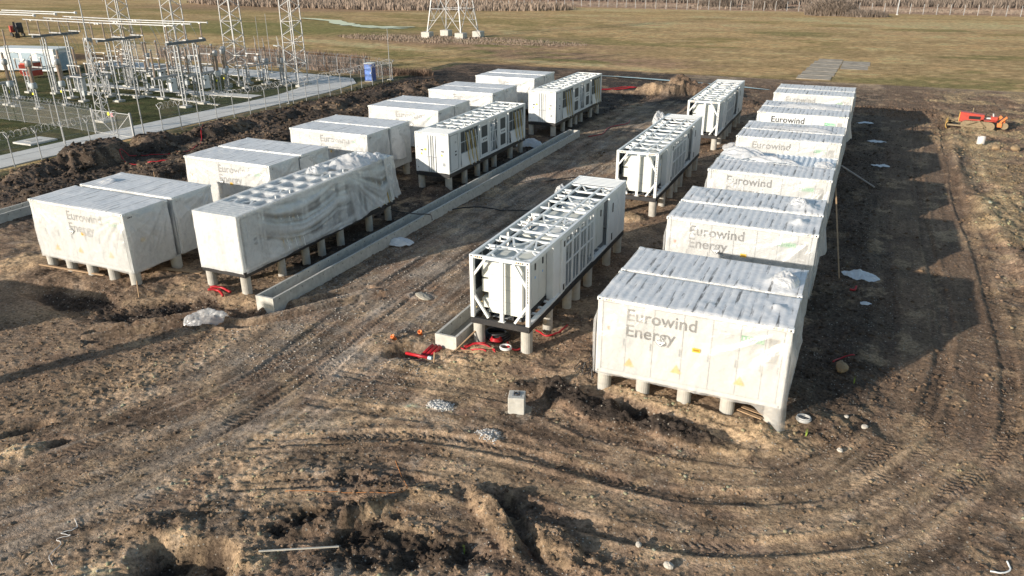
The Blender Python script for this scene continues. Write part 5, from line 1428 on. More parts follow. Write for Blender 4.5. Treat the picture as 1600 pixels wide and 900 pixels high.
for k, (x, y, h) in enumerate([(-65.4, 60.4, 7.5), (-68.5, 62, 7), (-60.5, 57.5, 5.5), (-80, 58, 7), (-86, 55, 6)]): pole("slender lightning rod at the far side of the switchgear, %s from the right" % NO[[1, 2, 0, 3, 4][k]], x, y, h, False, .045, foot=True, name='lightning_rod')

# ---- fences
wirem = bpy.data.materials.new("chain_link"); _t, _p = nodes(wirem)
_tr = _t.nodes.new("ShaderNodeBsdfTransparent"); _mx = _t.nodes.new("ShaderNodeMixShader"); _mx.inputs[0].default_value = .11
_p.inputs["Base Color"].default_value = (.42, .43, .43, 1); _p.inputs["Roughness"].default_value = .6
_t.links.new(_tr.outputs[0], _mx.inputs[1]); _t.links.new(_p.outputs[0], _mx.inputs[2]); _t.links.new(_mx.outputs[0], _t.nodes["Material Output"].inputs[0])
def fence(label, pts, z, h=2.15, yarm=True, coil=True, r=.04, spacing=2.15, wires=True, name='security_fence', armlen=.35, single=False):
    t = thing(name, label, 'fence', (pts[0][0], pts[0][1], 0)); ox, oy = pts[0]
    P = []
    for a, b in zip(pts[:-1], pts[1:]):
        L_ = math.hypot(b[0]-a[0], b[1]-a[1]); n = max(1, round(L_/spacing))
        for k in range(n): P.append((a[0]+(b[0]-a[0])*k/n, a[1]+(b[1]-a[1])*k/n))
    P.append(pts[-1])
    proto = {}
    for i, (x, y) in enumerate(P):
        q = P[min(i+1, len(P)-1)]; p_ = P[max(i-1, 0)]; d = Vector((q[0]-p_[0], q[1]-p_[1], 0)).normalized(); ang = math.atan2(d.y, d.x)
        key = 0
        if key not in proto:
            mb = MB(); mb.tube([(0, 0, -.2), (0, 0, h)], r, 7)
            if yarm:
                mb.tube([(0, 0, h-.02), (0, armlen, h+armlen*.95)], r*.75, 6)
                if not single: mb.tube([(0, 0, h-.02), (0, -armlen, h+armlen*.95)], r*.75, 6)
            proto[key] = mb.mesh('post', steelw)
        o = link('post', proto[key], t); o.location = (x-ox, y-oy, z); o.rotation_euler = (0, 0, ang)
    if wires:
        mb = MB()
        for zz in (.1, .75, 1.4, h-.05):
            mb.tube([(x-ox, y-oy, z+zz) for x, y in P], .008, 4)
        if yarm:
            for off in ((armlen, 1),) if single else ((armlen, 1), (-armlen, 1)):
                pts2 = []
                for i, (x, y) in enumerate(P):
                    q = P[min(i+1, len(P)-1)]; p_ = P[max(i-1, 0)]; d = Vector((q[0]-p_[0], q[1]-p_[1], 0)).normalized()
                    pts2.append((x-ox-d.y*off[0], y-oy+d.x*off[0], z+h+armlen*.9))
                mb.tube(pts2, .008, 4)
        mb.build('wire', steel, t)
        mb = MB()
        for (x, y), (x2, y2) in zip(P[:-1], P[1:]): mb.add([(x-ox, y-oy, z+.05), (x2-ox, y2-oy, z+.05), (x2-ox, y2-oy, z+h), (x-ox, y-oy, z+h)], [(0, 1, 2, 3)])
        mb.build('chain_link', wirem, t)
    if coil:
        mb = MB(); pts3 = []; ln = [0]
        for a, b in zip(P[:-1], P[1:]): ln.append(ln[-1]+math.hypot(b[0]-a[0], b[1]-a[1]))
        n = int(ln[-1]/.022); tt = np.linspace(0, ln[-1], n); xs_ = np.interp(tt, ln, [p[0] for p in P]); ys__ = np.interp(tt, ln, [p[1] for p in P])
        dx = np.gradient(xs_); dy = np.gradient(ys__); L_ = np.hypot(dx, dy); dx /= L_; dy /= L_
        ph = tt/.27*2*math.pi; rad = .25*(1+.12*np.sin(tt*1.9))
        X_ = xs_-ox-dy*rad*np.cos(ph)+dx*.10*np.sin(ph*.5); Y_ = ys__-oy+dx*rad*np.cos(ph)+dy*.10*np.sin(ph*.5); Z_ = z+h+.27+rad*np.sin(ph)
        mb.tube(list(zip(X_.tolist(), Y_.tolist(), Z_.tolist())), .009, 3)
        mb.build('razor_wire', steelw, t)
    return t
fence("security fence with forked posts and razor wire coils along the service road", [(-48.9, 4.5), (-48.85, 13.0), (-48.75, 19.4), (-48.62, 21.9)], SG, 2.1)
fence("continuation of the security fence from the gate to the corner by the blue toilet", [(-48.2, 26.1), (-47.7, 29.8), (-47.1, 38), (-46.75, 46), (-46.7, 54), (-47.0, 61.1)], SG, 2.1)
fence("back stretch of the security fence behind the switchgear", [(-47.0, 61.1), (-52.5, 63.2), (-60, 64.6), (-74, 65.4), (-100, 66.5)], SG, 2.1, coil=False, spacing=2.6)
fence("inner fence with razor wire running left from the gate", [(-53.8, 23.9), (-58, 24.4), (-62, 24.6), (-78, 25.2)], SG, 2.0, single=True)
t = thing('double_gate', "open-frame double steel gate across the service road with a yellow and a pink sign", 'gate', (-53.7, 23.8, SG), math.atan2(-.4, 5.1))
for x in (0, 5.1): mb = MB(); mb.box((x-.07, -.07, -.1), (x+.07, .07, 2.2)); mb.build('gate_post', steelw, t)
for a, b in ((.12, 2.5), (2.6, 4.98)):
    mb = MB()
    for (p, q) in (((a, 0, .15), (b, 0, .15)), ((a, 0, 2.05), (b, 0, 2.05)), ((a, 0, .12), (a, 0, 2.08)), ((b, 0, .12), (b, 0, 2.08))): mb.bar(p, q, .05)
    if a < 1: mb.bar((a, 0, 2.0), (b, 0, .2), .045)
    else: mb.bar((a, 0, .2), (b, 0, 2.0), .045)
    lf = mb.build('gate_leaf', steelw, t)
    mb = MB(); mb.add([(a, 0, .15), (b, 0, .15), (b, 0, 2.05), (a, 0, 2.05)], [(0, 1, 2, 3)]); mb.build('chain_link', wirem, lf)
mb = MB(); mb.lathe([(0, 0), (.16, 0), (.16, .01), (0, .01)], (2.3, -.05, 1.9), 16, 'y'); mb.build('yellow_sign', yel2, t)
mb = MB(); mb.box((2.62, -.05, 1.7), (2.88, -.035, 2.0)); mb.build('pink_sign', pink, t)

# portable toilet
t = thing('portable_toilet', "blue portable toilet standing behind the fence corner", 'portable toilet', (-49.6, 58.9, SG), R(8))
t.scale = (.9, .9, .95)
mb = MB(); mb.box((0, 0, .1), (1.15, 1.15, 2.2)); mb.build('cabin_shell', blue, t, bevel=.03)
mb = MB(); mb.box((.12, -.03, .2), (1.03, -.003, 2.05)); d = mb.build('door', pm("light_blue_plastic", (.12, .24, .62), .4, var=.3, scale=3), t); mb = MB(); mb.box((.85, -.06, 1.0), (.95, -.031, 1.2)); mb.build('handle', white2, d)
mb = MB(); mb.prism([(-.06, 2.201), (1.21, 2.201), (1.15, 2.32), (.0, 2.32)], 'y', -.06, 1.21); mb.build('roof', white2, t)
mb = MB(); mb.box((-.05, -.05, 0), (1.2, 1.2, .098)); mb.build('skid_base', greyp, t)

# ---- transmission pylon (only its legs reach into the photo)
t = thing('transmission_pylon', "four-legged lattice transmission pylon on concrete blocks in the field", 'pylon', (-67.7, 115.4, 0))
corn = [(-4.2, -2.6), (3.1, -2.5), (4.3, 2.5), (-2.9, 2.6)]
for i, c in enumerate(corn):
    mb = MB(); mb.box((c[0]-.9, c[1]-.9, -.5), (c[0]+.9, c[1]+.9, 1.0)); mb.build('footing', conc, t, bevel=.05)
    mb = MB(); top = (c[0]*.25, c[1]*.25, 22); mb.bar((c[0], c[1], .9), top, .18); mb.build('leg', steelw, t)
def pc(i, z): k = 1-.75*(z-.9)/21.1; c = corn[i % 4]; return Vector((c[0]*k, c[1]*k, z))
mb = MB()
for i in range(4):
    for (za, zm, zb) in ((1.0, 5.2, 9.5), (9.5, 13, 16)):
        m_ = (pc(i, zm)+pc(i+1, zm))/2
        mb.bar(pc(i, za), m_, .09); mb.bar(pc(i+1, za), m_, .09); mb.bar(pc(i, zb), m_, .09); mb.bar(pc(i+1, zb), m_, .09)
        mb.bar(pc(i, zm), pc(i+1, zm), .08)
        for s in (.5,):
            z1 = za+(zm-za)*s; q = pc(i, za).lerp(m_, s); mb.bar(pc(i, z1), q, .06); mb.bar(pc(i, zm), q, .06)
            q = pc(i+1, za).lerp(m_, s); mb.bar(pc(i+1, z1), q, .06); mb.bar(pc(i+1, zm), q, .06)
            z1 = zb-(zb-zm)*s; q = pc(i, zb).lerp(m_, s); mb.bar(pc(i, z1), q, .06); q = pc(i+1, zb).lerp(m_, s); mb.bar(pc(i+1, z1), q, .06)
mb.build('bracing', steelw, t)
# ---- far perimeter fence, flood light, bushes
fence("far perimeter fence of pale posts closing the field", [(-128, 231), (-60, 217.5), (-10, 218.5), (40, 215.0), (75, 212.0)], .0, 2.6, yarm=False, coil=False, r=.075, spacing=3.2, wires=False, name='perimeter_fence')
fence("curved-top posts of the fence along the far left road", [(-262, 196), (-240, 228), (-210, 262), (-160, 296)], 0, 2.6, yarm=True, single=True, coil=False, r=.09, spacing=5.5, wires=False, name='perimeter_fence', armlen=.7)
pole("white floodlight pole standing at the far fence on the right", 11.9, 212, 9, False, .16, z=0, foot=True)
def tuft(name, label, cat, cx, cy, rx, ry, h, n, mat, seed, kind=None, w=.05, flat=False, base=None):
    rng = np.random.RandomState(seed); mb = MB(); V = []; F = []
    for k in range(n):
        a = rng.rand()*2*math.pi; r = rng.rand()**.5; x = rx*r*math.cos(a); y = ry*r*math.sin(a)
        hh = h*(.45+.65*rng.rand())*(1-.5*r*r if not flat else .6+.7*vn(x*.35+seed, y*.35)); an = rng.rand()*math.pi; lx, ly = rng.randn(2)*.22*hh
        ww = w*(.6+.8*rng.rand()); c, s = math.cos(an)*ww, math.sin(an)*ww; o = len(V)
        V += [(x-c, y-s, -.1), (x+c, y+s, -.1), (x+lx*.5+c*.7, y+ly*.5+s*.7, hh*.6), (x+lx*.5-c*.7, y+ly*.5-s*.7, hh*.6), (x+lx+.01, y+ly, hh)]
        F += [(o, o+1, o+2, o+3), (o+3, o+2, o+4)]
        if cat == 'bush':
            for j in range(3):
                b = len(V); q = .3+.2*j; p0 = (x+lx*q, y+ly*q, hh*q+.05); e = rng.randn(3)*.28*hh
                V += [p0, (p0[0]+e[0]*.5+.02, p0[1]+e[1]*.5+.02, p0[2]+abs(e[2])*.7), (p0[0]+e[0], p0[1]+e[1], p0[2]+abs(e[2])*1.1), (p0[0]+e[0]*.5-.02, p0[1]+e[1]*.5, p0[2]+abs(e[2])*.6)]
                F += [(b, b+1, b+2, b+3)]
    mb.v = V; mb.f = F
    o = mb.build(name, mat); o.location = (cx, cy, base if base is not None else 0)
    return tag(o, label, cat if kind is None else None, None, kind)
reedm = pm("dry_reed", (.25, .165, .115), .95, var=.35, scale=.6)
twigm = pm("bare_twigs", (.20, .16, .13), .95, var=.3, scale=1.2)
scrubm = pm("dead_scrub", (.27, .21, .165), .95, var=.35, scale=.25)
tuft('reeds', "reddish dry reeds behind the substation fence", 'reeds', -76, 69.5, 20, 3.0, 1.8, 9000, reedm, 3, 'stuff', .05, True)
tuft('reeds', "low reddish dry reeds trailing right from the rightmost gantry tower", 'reeds', -54, 66.0, 10, 1.8, .8, 3500, reedm, 4, 'stuff', .04, True)
BL = ["large bare grey-brown bush before the far fence", "low bare bush right of the large one at the far fence", "small bare bush beyond the far fence at the right", "dark bush beyond the far fence above the short container row"]
for k, (x, y, r, h, n) in enumerate([(-4.0, 206, 6.5, 4.2, 2600), (4.5, 203, 5.5, 1.9, 1200), (-22, 226, 5, 4.0, 1000), (-38, 232, 6, 3.4, 1000)]):
    tuft('bare_bush', BL[k], 'bush', x, y, r, r*.6, h, n, twigm, 20+k, None, .09)
tuft('scrub', "band of dead scrub beyond the far fence", 'scrub', -10, 231, 130, 9, .6, 26000, scrubm, 30, 'stuff', .07, True)
tuft('scrub', "dead scrub on the rough ground at the upper left", 'scrub', -150, 205, 75, 22, 1.9, 9000, scrubm, 31, 'stuff', .18, True)
tuft('scrub', "dark leafless scrub far behind the fence", 'scrub', -10, 266, 190, 14, 2.6, 18000, twigm, 32, 'stuff', .14, True)
tuft('scrub', "low brown weeds around the pylon feet", 'weeds', -64, 109, 26, 6, .4, 4000, scrubm, 33, 'stuff', .05, True)

# ================================================================ DOZER
t = thing('crawler_tractor', "old red crawler tractor with muddy tracks and a yellow blade parked at the right", 'bulldozer', (16.3, 55.4, gz(16.3, 55.4)-.05), R(-5))
# length along x: blade at the left
for yy in (-.85, .55):
    mb = MB(); pr_ = []
    for k in range(9): a = math.pi/2+math.pi*k/8; pr_.append((-.95+.42*math.cos(a), .42+.42*math.sin(a)))
    for k in range(9): a = -math.pi/2+math.pi*k/8; pr_.append((1.15+.42*math.cos(a), .42+.42*math.sin(a)))
    mb.prism(pr_, 'y', yy, yy+.32)
    tr_ = mb.build('track', mudm, t)
    mb = MB()
    for k in range(26):
        s = k/26*2; L1 = 2.1
        if s < 1: mb.box((-.95+s*L1-.03, yy-.01, .84), (-.95+s*L1+.03, yy+.33, .88))
        else: mb.box((-.95+(s-1)*L1-.03, yy-.01, -.05), (-.95+(s-1)*L1+.03, yy+.33, .0))
    for k in range(5): mb.lathe([(.15, 0), (.15, .36)], (-.9+k*.5, yy-.02, .25), 10, 'y')
    mb.build('track_plate', mudm, tr_)
mb = MB(); mb.prism([(-1.55, .65), (.30, .65), (.30, .95), (.55, .98), (.55, 1.45), (-1.55, 1.62)], 'y', -.42, .42); mb.build('bonnet', redhood, t, bevel=.03)
mb = MB(); mb.box((-1.62, -.40, .62), (-1.552, .40, 1.60)); mb.build('radiator_grille', yelmach, t)
mb = MB(); mb.box((-.75, -.435, .98), (.25, -.421, 1.28)); mb.build('engine_opening', holem, t)
mb = MB(); mb.box((.55, -.75, .88), (1.65, .75, .98)); mb.box((1.1, -.45, .98), (1.7, .45, 1.35)); mb.build('seat_deck', redhood, t, bevel=.03)
mb = MB(); mb.cbox((1.0, 0, 1.12), (.5, .5, .12)); mb.cbox((1.3, 0, 1.36), (.12, .55, .5), 0, -.2); mb.build('seat', pm("worn_seat_white", (.6, .58, .55), .7), t, bevel=.03)
mb = MB(); mb.tube([(.6, .1, .98), (.68, .12, 1.5)], .02, 6); mb.tube([(.66, .12+.17*math.cos(a), 1.5+.04*math.sin(a)) if False else (.68+.1*math.sin(a), .12+.17*math.cos(a), 1.5+.08*math.sin(a)) for a in np.linspace(0, 2*math.pi, 13)], .015, 5); mb.tube([(.7, -.2, .98), (.75, -.2, 1.4)], .015, 5); mb.build('steering_levers', black, t)
mb = MB(); mb.tube([(-.5, .2, 1.55), (-.5, .2, 2.0)], .045, 8); mb.build('exhaust', mudm, t)
mb = MB()
for yy in (-1.08, 1.0): mb.bar((-2.5, yy, .38), (.6, yy, .34), .12, .16); mb.bar((-1.0, yy, .42), (.1, yy, .95), .06); mb.bar((.1, yy, .95), (.75, yy, .36), .10)
mb.bar((-2.35, -.45, .5), (-1.4, -.3, 1.0), .07); mb.bar((-2.35, .45, .5), (-1.4, .3, 1.0), .07)
mb.build('push_arm', mudm, t)
mb = MB(); P = np.zeros((2, 9, 3)); n_ = 9
prof = [(-2.62-.16*math.sin(math.pi*k/8)+.10, .0+.75*k/8) for k in range(9)]
pr2 = prof+[(a+.07, b) for a, b in prof[::-1]]
mb.prism(pr2, 'y', -1.25, 1.15); mb.build('blade', yelmach, t)
mb = MB(); mb.box((1.75, -.35, .35), (2.15, .35, .75)); mb.bar((1.9, -.25, .7), (2.45, -.25, 1.35), .16, .1); mb.bar((1.9, .25, .7), (2.45, .25, 1.35), .16, .1); mb.bar((1.6, 0, .95), (2.0, 0, 1.4), .2, .25); mb.bar((2.3, 0, 1.1), (2.35, 0, .2), .12); mb.build('ripper', orange, t)
mb = MB(); mb.lathe([(.32, 0), (.34, .05), (.34, .25), (.3, .3)], (2.4, -.15, .45), 14, 'y'); mb.build('winch_drum', mudm, t)

t.scale = (.88, .88, .85)
# ================================================================ SITE CLUTTER
mb = MB(); mb.lathe([(.27, 0), (.29, .04), (.29, .58), (.27, .6), (.22, .6), (.22, .4), (0, .4)], n=22); o = mb.build('concrete_ring', pm("pale_concrete", (.62, .58, .54), .8, var=.1), None, True); o.location = (16.0, 48.0, gz(16, 48)); tag(o, "short pale concrete ring standing on the rubble below the tractor", 'concrete ring')
def rock(name, label, cat, x, y, s, mat, seed, sink=.3, sz=(1, .8, .6)):
    rng = np.random.RandomState(seed); mb = MB(); n, m = 10, 7; P = np.zeros((m, n+1, 3))
    for i in range(m):
        th = math.pi*i/(m-1)
        for j in range(n+1):
            a = 2*math.pi*j/n; q = .8+.4*vn(math.cos(a)*1.5+seed, math.sin(a)*1.5+i*.8)
            P[i, j] = (sz[0]*s*q*math.sin(th)*math.cos(a), sz[1]*s*q*math.sin(th)*math.sin(a), sz[2]*s*q*math.cos(th))
    mb.grid(P); o = mb.build(name, mat); o.location = (x, y, gz(x, y)+s*sz[2]*(1-sink)); o.rotation_euler = (0, 0, seed)
    return tag(o, label, cat)
palerock = pm("pale_stone", (.50, .46, .40), .9, var=.15, bump=.3)
sandrock = pm("sandy_lump", (.30, .21, .12), .9, var=.25, bump=.5, bscale=20)
rock('stone', "pale chunk of rubble beside the concrete ring, left one", 'stone', 17.0, 47.2, .33, sandrock, 3, .4); rock('stone', "pale chunk of rubble at the right edge beyond the concrete ring", 'stone', 18.3, 47.3, .38, sandrock, 4, .4)
rock('stone', "white stone at the bottom right, upper of the two by the churned bank", 'stone', 3.45, -6.76, .10, palerock, 5); rock('stone', "large white stone at the bottom right of centre by the picture's lower edge", 'stone', 4.3, -7.15, .14, palerock, 6)
rock('stone', "elongated pale stone near the loose sheet of the front right container", 'stone', 8.55, 1.24, .13, palerock, 7, .4); rock('stone', "smaller pale stone right of the white hose ring", 'stone', 8.0, 1.5, .09, palerock, 8)
rock('stone', "whitish stone on the track right of the hose ring", 'stone', 7.9, -.35, .10, palerock, 9)
rock('sandy_lump', "brown sandy lump lying in the shade right of the front right container", 'lump', 7.72, 4.98, .30, sandrock, 11, .35, (1.25, .75, .6))
rock('stone', "flat pale stone on the gravel between the two container blocks", 'stone', -9.55, 4.6, .42, pm("chalky_patch", (.36, .33, .27), .9), 12, .6, (1.3, .6, .16))
# concrete block with an anchor ring
t = thing('concrete_block', "square concrete post stub with a bolt ring on top, in the foreground", 'concrete block', (-1.98, -2.15, gz(-1.98, -2.15)-.03), R(18))
mb = MB(); mb.box((-.27, -.27, -.35), (.27, .27, .62)); mb.build('block', conc, t, bevel=.018)
mb = MB(); mb.box((-.15, -.15, .62), (.15, .15, .628)); mb.build('bolt_plate', greyp, t)
mb = MB(); mb.tube([(.09*math.cos(a), .09*math.sin(a), .65) for a in np.linspace(0, 2*math.pi, 17)[:-1]], .022, 6, closed=True)
for a in range(4): mb.tube([(.12*math.cos(a*1.57+.78), .12*math.sin(a*1.57+.78), .62), (.12*math.cos(a*1.57+.78), .12*math.sin(a*1.57+.78), .69)], .012, 6)
mb.build('anchor_ring', black, t)
mb = MB(); mb.prism([(-.42, -.36), (.1, -.42), (.45, -.3), (.5, .2), (.2, .4), (-.38, .34), (-.5, 0)], 'z', -.2, .02); mb.build('screed_base', pm('muddy_screed', (.27, .23, .18), .9, var=.3, scale=6), t)
# ribbons of sheet lying on the ground
def sheet_heap(label, x, y, lx, ly, h, seed, rz=0, mat=None, n=64, name='plastic_sheet', fold=1.0):
    o = crumple(name, x, y, 0, lx, ly, h, seed, mat or film_loose, None, rz, n, fold)
    return tag(o, label, 'plastic sheet')
solidsheet = pm("white_sheet", (.66, .67, .68), .5, var=.08, bump=.5, bscale=9)
sheet_heap("crumpled translucent sheet lying in front of the channel end", -16.6, -1.0, 1.9, .95, .34, 3, .75, film_skid)
sheet_heap("folded white bundle lying beside the long channel", -14.0, 10.0, 1.5, .8, .34, 5, .45, solidsheet)
sheet_heap("white sheet spread in the shade right of the second right pair", 8.1, 14.9, 1.7, 1.1, .16, 7, -.25, solidsheet)
sheet_heap("small white scrap in the shade beyond the spread sheet", 8.8, 37.8, 1.3, .8, .1, 9, .1, solidsheet, 30)
sheet_heap("second small white scrap farther along the shaded strip", 8.5, 46.3, 1.5, .8, .1, 11, .1, solidsheet, 30)
sheet_heap("farthest white scrap near the shadow of the last container", 7.5, 54.2, 1.5, .7, .1, 13, .0, solidsheet, 30)
sheet_heap("white film heap behind the middle left skid, by the end of the channel", -16.8, 33.8, 2.2, 1.6, .55, 15, .3, film_loose, 40)
sheet_heap("bluish film heap between the far right skid and the containers", -1.6, 39.0, 2.2, 1.6, .55, 17, .3, film_loose, 40)
sheet_heap("tiny torn piece of film near the hose in the shaded strip", 8.4, 11.6, .5, .3, .06, 19, .3, solidsheet, 20)
# white lay-flat hose ring, planks and poles
def hose(name, label, cat, pts, r, mat, n=7, closed=False, follow=True, off=0):
    Q = smooth_path(pts, 6) if len(pts) > 2 else np.array(pts, float)
    L = [(x, y, (gz(x, y) if follow else 0)+r+off) for x, y in Q]
    mb = MB(); mb.tube(L, r, n, True, closed); o = mb.build(name, mat, None, True); return tag(o, label, cat)
t_ = MB()
for k, rr2 in enumerate((.19, .215, .20)): t_.tube([(rr2*math.cos(a), rr2*.8*math.sin(a), .05+k*.055) for a in np.linspace(0, 2*math.pi, 25)[:-1]], .028, 6, closed=True)
o = t_.build('hose_coil', pm("grey_white_hose", (.42, .42, .41), .6), None, True); o.location = (6.75, .65, gz(6.75, .65)); tag(o, "small pale hose coil beside the trailing sheet corner", 'hose coil')
def plank(label, a, b, w, th, za=.03, zb=.03, name='plank', mat=None, za_abs=None):
    mb = MB(); A = Vector((a[0], a[1], gz(*a)+za if za_abs is None else za_abs)); B_ = Vector((b[0], b[1], gz(*b)+zb)); mb.bar(A, B_, w, th)
    return tag(mb.build(name, mat or wood), label, 'timber')
plank("long raw timber batten lying before the left front container", (-28.05, -.12), (-24.0, .16), .10, .06, .10, .10)
plank("thin pole leaning from the wrapped corner of the second right pair to the ground", (6.35, 14.9+4.2), (7.2, 14.1), .06, .06, 0, .04, 'timber_pole', None, 3.0)
plank("grey pole lying across the dirt beside the third right pair", (6.3, 35.1), (8.5, 31.5), .09, .07, .35, .05, 'timber_pole', pm("weathered_wood", (.36, .32, .28), .85))
plank("short batten leaning on the short channel's outer side", (-5.35, 1.6), (-5.75, .45), .06, .04, .55, .03)
plank("pale batten across the red conduits before the nearest right skid", (-5.6, .55), (-4.35, 1.0), .07, .03, .1, .16)
for k, (a, b) in enumerate([((4.75, .35), (5.55, .0)), ((4.85, .55), (5.65, .3))]): plank(["front", "rear"][k]+" short board tucked under the front right container's corner", a, b, .13, .03, .08, .08)
plank("white curved stake lying on the churned soil at the bottom", (-5.05, -11.05), (-3.5, -9.9), .035, .03, .12, .1, 'stake', pm("bleached_wood", (.6, .56, .48), .8))
plank("orange-brown board lying under the end of the left front pair", (-22.2, 1.9), (-20.3, 2.4), .25, .03, .06, .03)
# red corrugated conduits
for k in range(3):
    a = (-6.75+k*.17, .62); b = (-6.95+k*.17, -.12)
    mb = MB(); mb.tube([(a[0], a[1], .10), ((a[0]+b[0])/2, (a[1]+b[1])/2, -.02), (b[0], b[1], -.15)], .075, 10); mb.tube([(b[0], b[1], -.15), (b[0]-.005, b[1]-.012, -.153)], .055, 10)
    o = mb.build('red_conduit', redp, None, True); tag(o, "%s of the three parallel red conduits coming out at the channel end" % ['left', 'middle', 'right'][k], 'conduit', "red conduits at the channel end")
mb = MB(); mb.tube([(-7.45, -.22, .02), (-6.3, -.32, .10)], .06, 12)
o = mb.build('red_conduit', redp, None, True); tag(o, "single thick red conduit with a blue-white end lying across the pit", 'conduit'); mb = MB(); mb.tube([(-6.42, -.31, .092), (-6.27, -.322, .103)], .066, 12); mb.build('end_cap', pm("pale_blue_cap", (.5, .66, .75), .5), o)
for k, pts in enumerate([[(-5.6, 1.0), (-5.2, 1.35), (-4.7, 1.25), (-4.2, .85)], [(-5.55, .8), (-5.1, 1.15), (-4.6, 1.1), (-4.25, .95)], [(-5.6, .75), (-5.1, .72), (-4.7, .75), (-4.5, .7)]]):
    hose('red_conduit', "%s red conduit bent over the sand in front of the nearest right skid" % ['rear', 'middle', 'front'][k], 'conduit', pts, .032, redp, off=.05+.03*k)
for k, pts in enumerate([[(-3.6, 3.4), (-3.0, 3.1), (-2.7, 3.6), (-2.6, 4.3)], [(-4.2, 2.0), (-3.9, 1.4), (-3.6, 1.6), (-3.5, 2.1)]]):
    hose('red_conduit', ["red conduit curling out beside the nearest right skid's second pier", "red conduit loop behind the front right pier of the nearest skid"][k], 'conduit', pts, .038, redp, off=.06)
for k in range(4):
    mb = MB(); cx, cy = (-4.95, 2.3); mb.tube([((.55-.05*k)*math.cos(a), (.40-.03*k)*math.sin(a), .10+.055*k+.03*math.sin(a*2+k)) for a in np.linspace(0, 2*math.pi, 33)[:-1]], .045, 6, closed=True)
    if k == 0: base_mb = mb
    else: base_mb.add(mb.v, mb.f)
o = base_mb.build('cable_coil', rubber, None, True); o.location = (-4.85, 2.35, gz(-4.85, 2.35)); tag(o, "coil of thick black cable under the nearest right skid", 'cable coil')
mb = MB()
for k in range(3): mb.tube([((.22-.03*k)*math.cos(a), (.18)*math.sin(a), .03+.05*k) for a in np.linspace(0, 2*math.pi, 25)[:-1]], .045, 6, closed=True)
o = mb.build('conduit_coil', redp, None, True); o.location = (-4.7, 2.0, gz(-4.7, 2.0)+.05); tag(o, "small coil of red conduit lying inside the black cable coil", 'conduit')
mb = MB(); mb.tube([(.22*math.cos(a), .2*math.sin(a), .05) for a in np.linspace(0, 2*math.pi, 25)[:-1]], .03, 6, closed=True); mb.tube([(.21*math.cos(a), .19*math.sin(a), .10) for a in np.linspace(0, 2*math.pi, 25)[:-1]], .028, 6, closed=True)
o = mb.build('hose_coil', pm("white_hose", (.66, .65, .62), .6), None, True); o.location = (-4.0, 1.35, gz(-4.0, 1.35)); tag(o, "white hose coil beside the front right pier of the nearest skid", 'hose coil')
rng = np.random.RandomState(5); mb = MB()
for k in range(26):
    p = rng.randn(2)*.22; q = p+rng.randn(2)*.35; mb.tube([(p[0], p[1], .03+.25*rng.rand()), ((p[0]+q[0])/2+.1*rng.randn(), (p[1]+q[1])/2+.1*rng.randn(), .25+.25*rng.rand()), (q[0], q[1], .03)], .014, 5)
o = mb.build('cable_tangle', rubber); o.location = (-.42, .72, gz(-.42, .72)); tag(o, "tangle of dark cables beside the front left pier of the front right container", 'cables')
for k, (x, y) in enumerate([(-8.34, .45), (-7.72, 1.35)]):
    mb = MB(); mb.lathe([(.075, 0), (.075, .16), (.09, .16), (.09, .24), (.065, .24), (.065, .18), (0, .18)], n=14); o = mb.build('orange_pipe_cap', orange, None, True); o.location = (x, y, gz(x, y)-.02); o.rotation_euler = (.5, .4*k-.3, 0)
    tag(o, ["left orange pipe end beside the pit", "right orange pipe end at the pit's back rim"][k], 'pipe end', "orange pipe ends")
hose('red_hose', "thin red hose winding over the black berm", 'hose', [(-46.2, 29.0), (-43.8, 26.2), (-41.6, 23.6), (-41.2, 21.4), (-42.3, 19.4), (-43.2, 17.6), (-41.9, 16.9), (-41.0, 17.3)], .035, redp)
hose('red_hose', "short thick red hose on the berm right of the winding one", 'hose', [(-40.9, 17.8), (-39.2, 19.2), (-37.9, 19.5)], .055, redp)
hose('red_hose', "short curved red hose in the shade beside the sandy lump", 'hose', [(7.4, 5.45), (7.65, 5.95), (8.1, 6.2)], .028, redp)
hose('red_hose', "long red hose over the mud toward the tan earth heap", 'hose', [(-22.5, 60.5), (-20.0, 63.5), (-17.8, 65.4), (-16.4, 67.8)], .06, redp)
hose('red_hose', "second red hose crossing the first near the tan heap", 'hose', [(-21.0, 63.0), (-18.8, 66.0), (-16.5, 66.8), (-14.4, 68.6)], .05, redp)
hose('red_hose', "red hose winding on the ground between the blocks, past the channel end", 'hose', [(-13.6, 39.0), (-12.9, 40.5), (-13.1, 43.3), (-12.2, 45.6), (-12.5, 47.5)], .035, redp)
hose('red_hose', "bright red bit lying at the left edge before the left pair", 'hose', [(-29.6, 2.6), (-29.0, 2.75), (-28.5, 2.9)], .05, redp)
for k, pts in enumerate([[(-18.5, 1.0), (-18.1, 1.2), (-17.6, .95)], [(-18.6, 1.25), (-18.1, 1.45), (-17.5, 1.3)]]): hose('red_conduit', ["front", "rear"][k]+" short red conduit lying under the film-shrouded skid's closed end", 'conduit', pts, .06, redp, off=.08)
hose('black_cable', "black cable looping over the aisle ground between the two blocks", 'cable', [(-14.5, 16.4), (-13.2, 17.6), (-11.5, 17.6), (-9.8, 18.5), (-9.0, 21.5), (-9.2, 25.0), (-9.9, 26.3), (-11.8, 24.6)], .035, rubber)
hose('black_cable', "black cable hanging over the long channel", 'cable', [(-17.5, 13.6), (-16.2, 13.2), (-15.0, 13.2), (-14.2, 13.4), (-13.6, 12.6)], .03, rubber, follow=False, off=.62)
hose('orange_string', "orange string with a bend lying in the foreground dirt", 'string', [(-4.15, -6.2), (-3.6, -6.75), (-3.1, -7.25), (-3.8, -7.65), (-4.9, -8.1), (-6.2, -8.7)], .008, pm("orange_string", (.5, .2, .06), .7))
